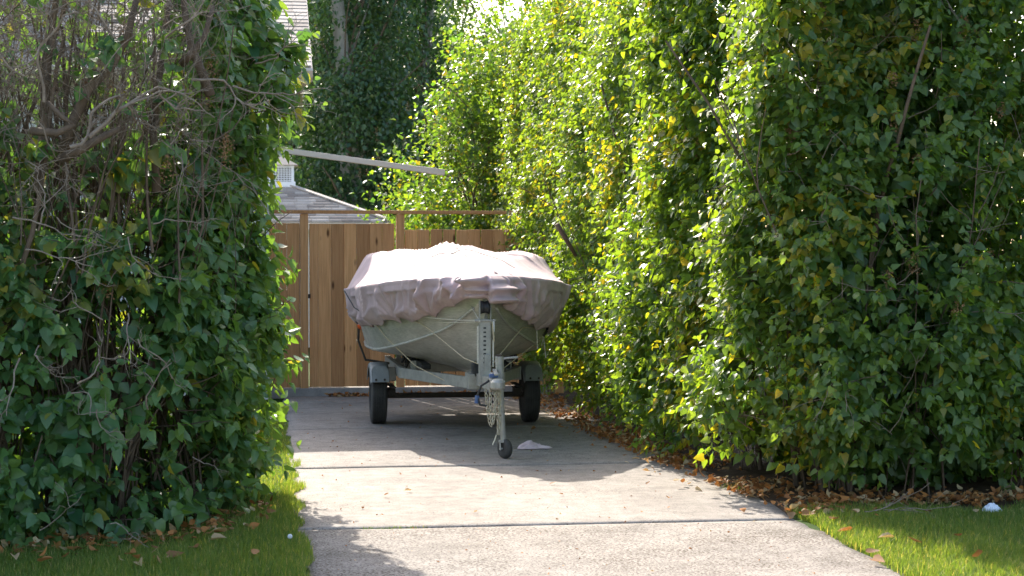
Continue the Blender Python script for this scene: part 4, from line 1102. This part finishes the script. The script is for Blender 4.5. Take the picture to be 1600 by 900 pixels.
# ------------------------------------------------------------------ lilac bushes beyond the fence
def bush(base, label, rx, ry, H, n, seed, sparse=.35, size=.085, yellow=.1, group='lilac bushes beyond the fence', seeds=70):
    b = thing('lilac_bush', base, label, 'bush', group); g = np.random.default_rng(seed); B = np.array(base)
    # clumps
    nc = max(30, n // 90); c = []
    while len(c) < nc:
        p = np.array([g.uniform(-1, 1), g.uniform(-1, 1), g.uniform(.06, 1)]); r = (p[0] ** 2 + p[1] ** 2) ** .5
        lim = (1 - .55 * max(0, p[2] - .45) / .55) * (.75 + .35 * vnoise(p[None], 2.3, seed)[0])
        if r < lim and r > lim * .35: c.append(p)
    c = np.array(c) * np.array([rx, ry, H]) + B
    ci = g.integers(0, nc, n); cr = g.uniform(.14, .34, nc)
    P = c[ci] + g.normal(0, 1, (n, 3)) * cr[ci][:, None] * .62; P = P[P[:, 2] > .1]; n = len(P)
    outw = norm(P - (B + np.array([0, 0, H * .4]))); up = np.array([0, 0, 1.])
    leaf_part('crown', b, P, outw * .5 + g.normal(0, .5, (n, 3)) - up * .5, outw * .4 + up * .6 + g.normal(0, .4, (n, 3)), size * g.uniform(.6, 1.15, n), np.clip(g.normal(.34, .26, n), 0, 1), np.where(g.random(n) < yellow * .6, g.uniform(.3, .8, n), g.uniform(0, .08, n)), M['leaf'], 'simple')
    lines = []
    for k in range(16):
        q = c[g.integers(nc)]; s = B + np.array([g.normal(0, .2), g.normal(0, .2), -.03])
        mid = (s + q) / 2 + np.array([g.normal(0, .1), g.normal(0, .1), .3]); tt_ = np.linspace(0, 1, 9)[:, None]
        pts = (1 - tt_) ** 2 * s + 2 * tt_ * (1 - tt_) * mid + tt_ ** 2 * q
        lines.append((pts + g.normal(0, .02, pts.shape), np.linspace(.035, .008, 9)))
        for _ in range(4): lines += branchy(pts[g.integers(4, 9)], outw[g.integers(n)] + np.array([0, 0, .6]), g.uniform(.4, .9), .008, g, 1, .2, 3, 6)
    twig_part('trunk', b, lines, M['bark'], 5, stuff=False)
    pos = c[g.integers(0, nc, seeds)] + g.normal(0, .22, (seeds, 3)) + np.array([0, 0, .12])
    seed_heads(b, None, g, pos, 50)
    return b
q = at(722, 395, 23.5); bush((q.x, q.y, 0), 'sunlit lilac bush just behind the fence, left of the hedge, brown seed heads on top', 1.0, 1.0, 4.1, 9000, 36)
q = at(600, 395, 25.5); bush((q.x + .25, q.y, 0), 'lower yellow-green lilac bush at the shed roof corner', .75, .8, 3.0, 5000, 32)
q = at(800, 395, 23.8); bush((q.x, q.y, 0), 'tall leafy lilac bush rising against the sky beside the hedge top', 1.15, 1.0, 5.6, 12000, 33, seeds=60)
q = at(740, 395, 27); bush((q.x, q.y, 0), 'thin lilac bush with sky showing through, in front of the poplars', 1.05, 1.0, 5.3, 3600, 34, seeds=110)
q = at(880, 395, 24.5); bush((q.x, q.y, 0), 'lilac bush behind the top of the right hedge', 1.3, 1.0, 5.6, 8000, 35)

# ------------------------------------------------------------------ poplars and other trees far back
def poplar(base, label, H, rad, n, seed, bark='pale_bark', group='tall poplar trees behind the shed', size=.12, open_front=0.0, mat='poplar', name='poplar_tree', tr=.22):
    t = thing(name, base, label, 'tree', group); g = np.random.default_rng(seed); B = np.array(base, float)
    limbs = []; limbs_ = []
    trunk = wander(B + np.array([0, 0, -.05]), (g.normal(0, .03), g.normal(0, .03), 1), H * .96, 16, .035, g)
    lines = [(trunk, np.linspace(tr, .03, 16))]
    for k in range(34):
        i = g.integers(2, 14); a = g.uniform(0, 2 * math.pi); L = rad * g.uniform(1.2, 2.6)
        d = np.array([math.cos(a) * .55, math.sin(a) * .55, 1.0]); r0 = .02 + .07 * (1 - i / 15) * g.random()
        pts = wander(trunk[i], d, L, 8, .08, g); (lines if k < 5 else limbs_).append((pts, np.linspace(r0, .008, 8))); limbs.append(pts)
    twig_part('trunk', t, lines, M[bark], 8, stuff=False); twig_part('limbs', t, limbs_, M['bark'], 5)
    nc = n // 70; z = g.uniform(.05, 1, nc); a = g.uniform(0, 2 * math.pi, nc)
    prof = np.interp(z, [0, .12, .45, .8, 1], [.55, .95, 1, .7, .12])
    rr = rad * prof * np.sqrt(g.uniform(.12, 1, nc)) * (.7 + .5 * vnoise(np.stack([a * 1.2, z * 9, 0 * z], 1), 1.0, seed))
    c = np.stack([B[0] + np.cos(a) * rr, B[1] + np.sin(a) * rr, B[2] + z * H], 1)
    if open_front > 0:
        keep = ~((np.abs(c[:, 0] - B[0]) < .55) & (c[:, 1] < B[1] + .2) & (c[:, 2] > open_front) & (g.random(nc) < .85)); c = c[keep]; nc = len(c)
    ci = g.integers(0, nc, n); P = c[ci] + g.normal(0, 1, (n, 3)) * np.array([.2, .2, .32]); P = P[P[:, 2] > .1]; n = len(P)
    up = np.array([0, 0, 1.])
    ct = g.random(nc)[ci][:n] if len(ci) >= n else g.random(n)
    leaf_part('crown', t, P, g.normal(0, .6, (n, 3)) - up * .4, g.normal(0, .6, (n, 3)) + up * .5, size * g.uniform(.6, 1.2, n), np.clip(ct * .6 + g.normal(.2, .2, n), 0, 1), np.where(g.random(n) < .03, .5, .02), M[mat], 'simple', stuff=False)
    return t
def tree_at(px, v, *a, **k):
    q = at(px, 395, v); return poplar((q.x, q.y, 0), *a, **k)
tree_at(558, 38, 'poplar with a pale forked trunk showing between its dark leaves', 12.5, 1.5, 36000, 51, open_front=5.35, tr=.3)
tree_at(492, 41, 'dark poplar between the house roof and the pale trunked poplar', 12, 1.25, 14000, 52)
tree_at(625, 41, 'dark poplar at the right end of the poplar row', 11.5, 1.45, 30000, 53)
tree_at(440, 43, 'poplar mostly hidden behind the house roof', 12, 1.4, 9000, 54)
tree_at(540, 46, 'poplar standing behind the pale trunked poplar', 12, 1.6, 20000, 55)
tree_at(700, 48, 'far leafy tree behind the lilac bushes', 9.5, 2.2, 24000, 56, bark='bark', group='far trees', name='leafy_tree', mat='leaf')
tree_at(810, 46, 'far leafy tree at the notch of sky', 7.3, 2.0, 14000, 57, bark='bark', group='far trees', name='leafy_tree', mat='leaf')
tree_at(590, 60, 'far leafy tree low behind the poplars', 7.0, 3.2, 14000, 58, bark='bark', group='far trees', name='leafy_tree', mat='poplar', size=.16)
tree_at(470, 60, 'far leafy tree low behind the shed', 5.5, 3.0, 12000, 59, bark='bark', group='far trees', name='leafy_tree', mat='poplar', size=.16)

# ------------------------------------------------------------------ grass
def grass(name, label, region, dens, seed, hgt=(.035, .075), mask=None):
    x0, x1, y0, y1 = region; g = np.random.default_rng(seed); n = int((x1 - x0) * (y1 - y0) * dens)
    P = np.stack([g.uniform(x0, x1, n), g.uniform(y0, y1, n), np.full(n, -.014)], 1)
    px, py, d = cam_px(P); ok = (px > -80) & (px < 1680) & (py < 960)
    P = P[ok]
    if mask is not None: P = P[mask(P, g)]
    n = len(P); a = g.uniform(0, 2 * math.pi, n); lean = g.uniform(.1, .7, n)
    side = np.stack([np.cos(a), np.sin(a), 0 * a], 1); fw = np.stack([-np.sin(a), np.cos(a), 0 * a], 1)
    hz = g.uniform(*hgt, n) * (.7 + .6 * vnoise(P, 3, seed)); wd = g.uniform(.003, .0055, n)
    V = np.zeros((n, 5, 3))
    for k in range(5):
        f = GV[k, 1]; V[:, k] = P + side * (GV[k, 0] * wd)[:, None] + fw * (lean * hz * f * f)[:, None]; V[:, k, 2] += hz * f * (1 - .25 * lean * f)
    o = (np.arange(n) * 5)[:, None]
    F = [np.concatenate([o + 0, o + 1, o + 3, o + 2], 1), np.concatenate([o + 2, o + 3, o + 4], 1)]
    tint = np.clip(g.normal(.5, .25, n) + (vnoise(P, 1.5, seed + 2) - .5) * .6, 0, 1); age = np.where(g.random(n) < .10, g.uniform(.4, 1, n), g.uniform(0, .15, n))
    ob = link(name, np_mesh(name, V.reshape(-1, 3), F, {'tint': np.repeat(tint, 5), 'age': np.repeat(age, 5)}), M['grass'])
    return tag(ob, label, 'grass', kind='stuff')
def lmask(P, g):
    edge = DL + .02 + (vnoise(P, 3.1, 81) - .5) * .12
    back = np.where(P[:, 0] < -.55, 10.15, np.interp(P[:, 0], [-.55, .1, .3], [10.2, 11.9, 14.5])) + (vnoise(P, 2.5, 82) - .5) * .5
    return (P[:, 0] < edge) & (P[:, 1] < back) & ((P[:, 1] < back - .3) | (g.random(len(P)) < .5))
grass('grass', 'short green grass in front of the left hedge', (-3.4, .3, 7.9, 14), 9000, 91, mask=lmask)
def rmask(P, g):
    edge = DR - .03 + (vnoise(P, 3.1, 83) - .5) * .14 + np.clip(P[:, 1] - 10.0, 0, 2) * .12
    back = 10.72 + (vnoise(P, 2.2, 84) - .5) * .4
    return (P[:, 0] > edge) & (P[:, 1] < back) & ((P[:, 1] < back - .25) | (g.random(len(P)) < .5))
grass('grass', 'grass at right, sunny along the driveway and shaded below the hedge', (3.1, 6.2, 7.6, 11.2), 10000, 92, mask=rmask)
def jmask(P, g): return g.random(len(P)) < .5
grass('grass', 'strip of grass between the left hedge and the driveway', (-1.6, .22, 11.6, 19), 4500, 95, (.02, .05), mask=lambda P, g: P[:, 0] < DL + .02 + (vnoise(P, 3.1, 81) - .5) * .12)
grass('weeds', 'little tuft of weeds in the driveway joint', (.55, .95, 10.35, 10.39), 12000, 93, (.015, .035), jmask)
grass('weeds', 'small weed clump at the driveway edge below the right hedge', (3.1, 3.3, 11.7, 11.9), 6000, 94, (.03, .06), jmask)

# ------------------------------------------------------------------ fallen leaves
def litter(name, label, P, seed, size=(.02, .056), stuff=True):
    g = np.random.default_rng(seed); n = len(P); up = np.array([0, 0, 1.])
    V, F, k = leaves(P, g.normal(0, 1, (n, 3)) * np.array([1, 1, .3]), up + g.normal(0, .5, (n, 3)), g.uniform(*size, n), 'full', fold=g.uniform(-.2, .9, n), droop=g.normal(0, .35, n), g=g)
    o = link(name, np_mesh(name, V, F, {'tint': np.repeat(g.random(n), k), 'age': np.repeat(np.where(g.random(n) < .3, g.uniform(.3, 1, n), 0), k)}), M['litter'])
    return tag(o, label, 'leaf litter', kind='stuff')
g = np.random.default_rng(17)
def litter_right(n):
    v = g.uniform(10.4, 19.5, n); e = np.interp(v, [10.4, 11.5, 13, 16, 20], [3.24, 3.2, 3.05, 2.9, 2.75]); u = e + np.abs(g.normal(0, .26, n)) - .06 + (g.random(n) < .06) * g.normal(-.18, .12, n)
    return np.stack([u, v, g.uniform(.004, .05, n)], 1)
P = litter_right(3300); P = P[vnoise(P, (2.2, 2.2, 0), 19) + g.normal(0, .12, len(P)) > .38]
litter('leaf_litter', 'orange and brown fallen leaves along the foot of the right hedge', P, 18)
n = 750; u = g.uniform(3.5, 5.6, n); P = np.stack([u, 10.78 + np.abs(g.normal(0, .22, n)) - (g.random(n) < .08) * g.uniform(0, .7, n), g.uniform(.005, .05, n)], 1)
litter('leaf_litter', 'dry brown leaves under the shaded front of the right hedge', P, 20)
n = 560; u = g.uniform(-2.6, .05, n); vb = np.interp(u, [-2.6, -.6, .1], [9.95, 10.05, 11.4]); P = np.stack([u, vb - np.abs(g.normal(0, .38, n)) + .15, g.uniform(.015, .055, n)], 1)
P = P[vnoise(P, (2.4, 2.4, 0), 29) + g.normal(0, .1, len(P)) > .48]
litter('leaf_litter', 'tan dry leaves scattered under the left hedge', P, 21)
n = 500; P = np.stack([g.uniform(.7, 2.6, n), 19.94 - np.abs(g.normal(0, .05, n)), g.uniform(.002, .03, n)], 1)
litter('leaf_litter', 'dry leaves gathered at the kerb of the fence', P, 22)
n = 420; P = np.stack([g.uniform(DL + .1, DR - .05, n), g.uniform(8, 19.5, n), g.uniform(.001, .006, n)], 1)
litter('leaf_crumbs', 'crumbs of dry leaf scattered over the concrete', P, 23, (.006, .02))
# single fallen leaves that can be picked out
ms = []
for i in range(5):
    gg = np.random.default_rng(300 + i)
    V, F, k = leaves(np.zeros((1, 3)), np.array([[0, 1., .1]]), np.array([[.2, 0, 1.]]), np.ones(1), 'full', fold=np.array([.35 + .1 * i]), droop=np.array([-.3 + .12 * i]), g=gg)
    me = np_mesh('fallen_leaf', V, F, {'tint': np.full(k, .2 * i + .1), 'age': np.full(k, .8 if i > 3 else .1)}); me.materials.append(M['litter']); ms.append(me)
def fallen(x, y, z, label, group, s=.06):
    o = link('fallen_leaf', ms[random.randrange(5)], None); o.location = (x, y, z); o.scale = (s, s, s); o.rotation_euler = (random.uniform(-.3, .3), random.uniform(-.3, .3), random.uniform(0, 6.28))
    return tag(o, label, 'leaf', group)
for px_, py_ in [(1365, 805), (1300, 820), (1330, 838), (1440, 858), (1395, 850), (1355, 872), (1365, 884), (1500, 848), (1458, 808), (1255, 812), (1530, 880), (1350, 780), (1420, 798)]:
    p = ground_at(px_, py_); fallen(p.x, p.y, .03, 'single orange-brown fallen leaf on the grass at right', 'fallen leaves on the right grass', random.uniform(.05, .085))
for px_, py_ in [(100, 882), (140, 872), (200, 878), (215, 890), (260, 880), (300, 866), (330, 855), (395, 878), (60, 890), (350, 842), (380, 832), (20, 880), (180, 862), (285, 850), (240, 868), (310, 840)]:
    p = ground_at(px_, py_); fallen(p.x, p.y, .035, 'single tan fallen leaf on the shaded grass at left', 'fallen leaves on the left grass', random.uniform(.05, .085))
for px_, py_ in [(626, 638), (545, 636), (975, 715), (880, 776), (1010, 760), (600, 778), (745, 803), (1045, 782), (700, 690), (860, 760), (640, 770)]:
    p = ground_at(px_, py_); fallen(p.x, p.y, .012, 'single small fallen leaf on the bare concrete', 'fallen leaves on the driveway', random.uniform(.025, .05))

# ------------------------------------------------------------------ small things on the ground
def crumple(name, label, cat, c, lx, ly, hh, rz, mat, seed, taper=.0, fr=1.0):
    n = 44; a = np.linspace(-1, 1, n); X, Y = np.meshgrid(a, a); r = np.sqrt(X ** 2 + Y ** 2)
    th = np.arctan2(Y, X); P3 = np.stack([X.ravel() * fr, Y.ravel() * fr, 0 * X.ravel()], 1)
    sq = 1 + .35 * (vnoise(np.stack([np.cos(th).ravel() * 1.6, np.sin(th).ravel() * 1.6, 0 * th.ravel()], 1), 1.3, seed) - .5) * 2
    m_ = np.maximum(np.abs(X), np.abs(Y)).ravel(); sc_ = np.where(r.ravel() > 0, m_ / np.maximum(r.ravel(), 1e-5), 1)
    x = X.ravel() * sc_ * sq; y = Y.ravel() * sc_ * sq; rad = np.clip(m_, 0, 1)
    rid = 1 - np.abs(2 * vnoise(P3, (2.2, 2.6, 1), seed + 1) - 1); rid2 = 1 - np.abs(2 * vnoise(P3, (6, 7, 1), seed + 2) - 1)
    nn_ = vnoise(P3, (2.0, 2.2, 1), seed + 4); z = hh * (1 - rad ** 4) * (.1 + 1.1 * np.clip(nn_ - .3, 0, 1) + .34 * rid ** 2 + .22 * rid2) * (1 - taper * (x + 1) / 2) + .004
    y = y * (1 - .55 * taper * (x + 1) / 2)
    V = np.stack([x * lx / 2, y * ly / 2, z], 1)
    idx = np.arange(n * n).reshape(n, n); F = np.stack([idx[:-1, :-1], idx[:-1, 1:], idx[1:, 1:], idx[1:, :-1]], -1).reshape(-1, 4)
    o = link(name, np_mesh(name, V, [F]), mat); o.location = c; o.rotation_euler = (0, 0, rz)
    s = o.modifiers.new('thick', 'SOLIDIFY'); s.thickness = .003
    return tag(o, label, cat)
p = ground_at(836, 702); crumple('rag', 'crumpled pale pink rag lying on the driveway beside the jockey wheel', 'rag', (p.x, p.y, .004), .31, .17, .075, R(-6), M['rag'], 201, .6)
p = ground_at(1553, 803); crumple('plastic_scrap', 'crumpled pale plastic scrap at the foot of the right hedge', 'litter', (p.x, p.y, .01), .12, .10, .075, .4, M['plastic'], 208, .3, .45)
p = ground_at(452, 858); d_ = MB()
stalk = thing('dandelion_clock', (p.x, p.y, 0), 'round white dandelion seed head on the grass by the left edge of the driveway', 'dandelion')
MB().tube([(0, 0, -.01), (.004, 0, .03), (0, 0, .055)], .0018, 6).build('stalk', M['grass'], stalk)
gq = np.random.default_rng(5); m = MB()
for _ in range(120):
    d = Vector(gq.normal(0, 1, 3)).normalized(); c0 = Vector((0, 0, .065)); t1 = d.orthogonal().normalized() * .0035; t2 = d.cross(t1)
    m.add([c0 + d * .004, c0 + d * .013 + t1, c0 + d * .013 - t1, c0 + d * .013 + t2, c0 + d * .013 - t2], [(0, 1, 2), (0, 3, 4), (1, 3, 2, 4)])
m.build('seed_ball', M['white'], stalk)
# twig on the right grass
p = ground_at(1400, 811); tw = thing('twig', (p.x, p.y, .03), 'bare grey-brown twig lying on the shaded grass at right', 'twig'); gq = np.random.default_rng(9); lines = []
for _ in range(5): lines += branchy(np.array(tw.location) + np.array([gq.uniform(-.25, .1), gq.normal(0, .03), .02]), (1, gq.normal(0, .25), gq.normal(.05, .15)), gq.uniform(.2, .4), .003, gq, 1, .15, 2, 6)
twig_part('stick', tw, lines, M['twig'], 4, stuff=False)
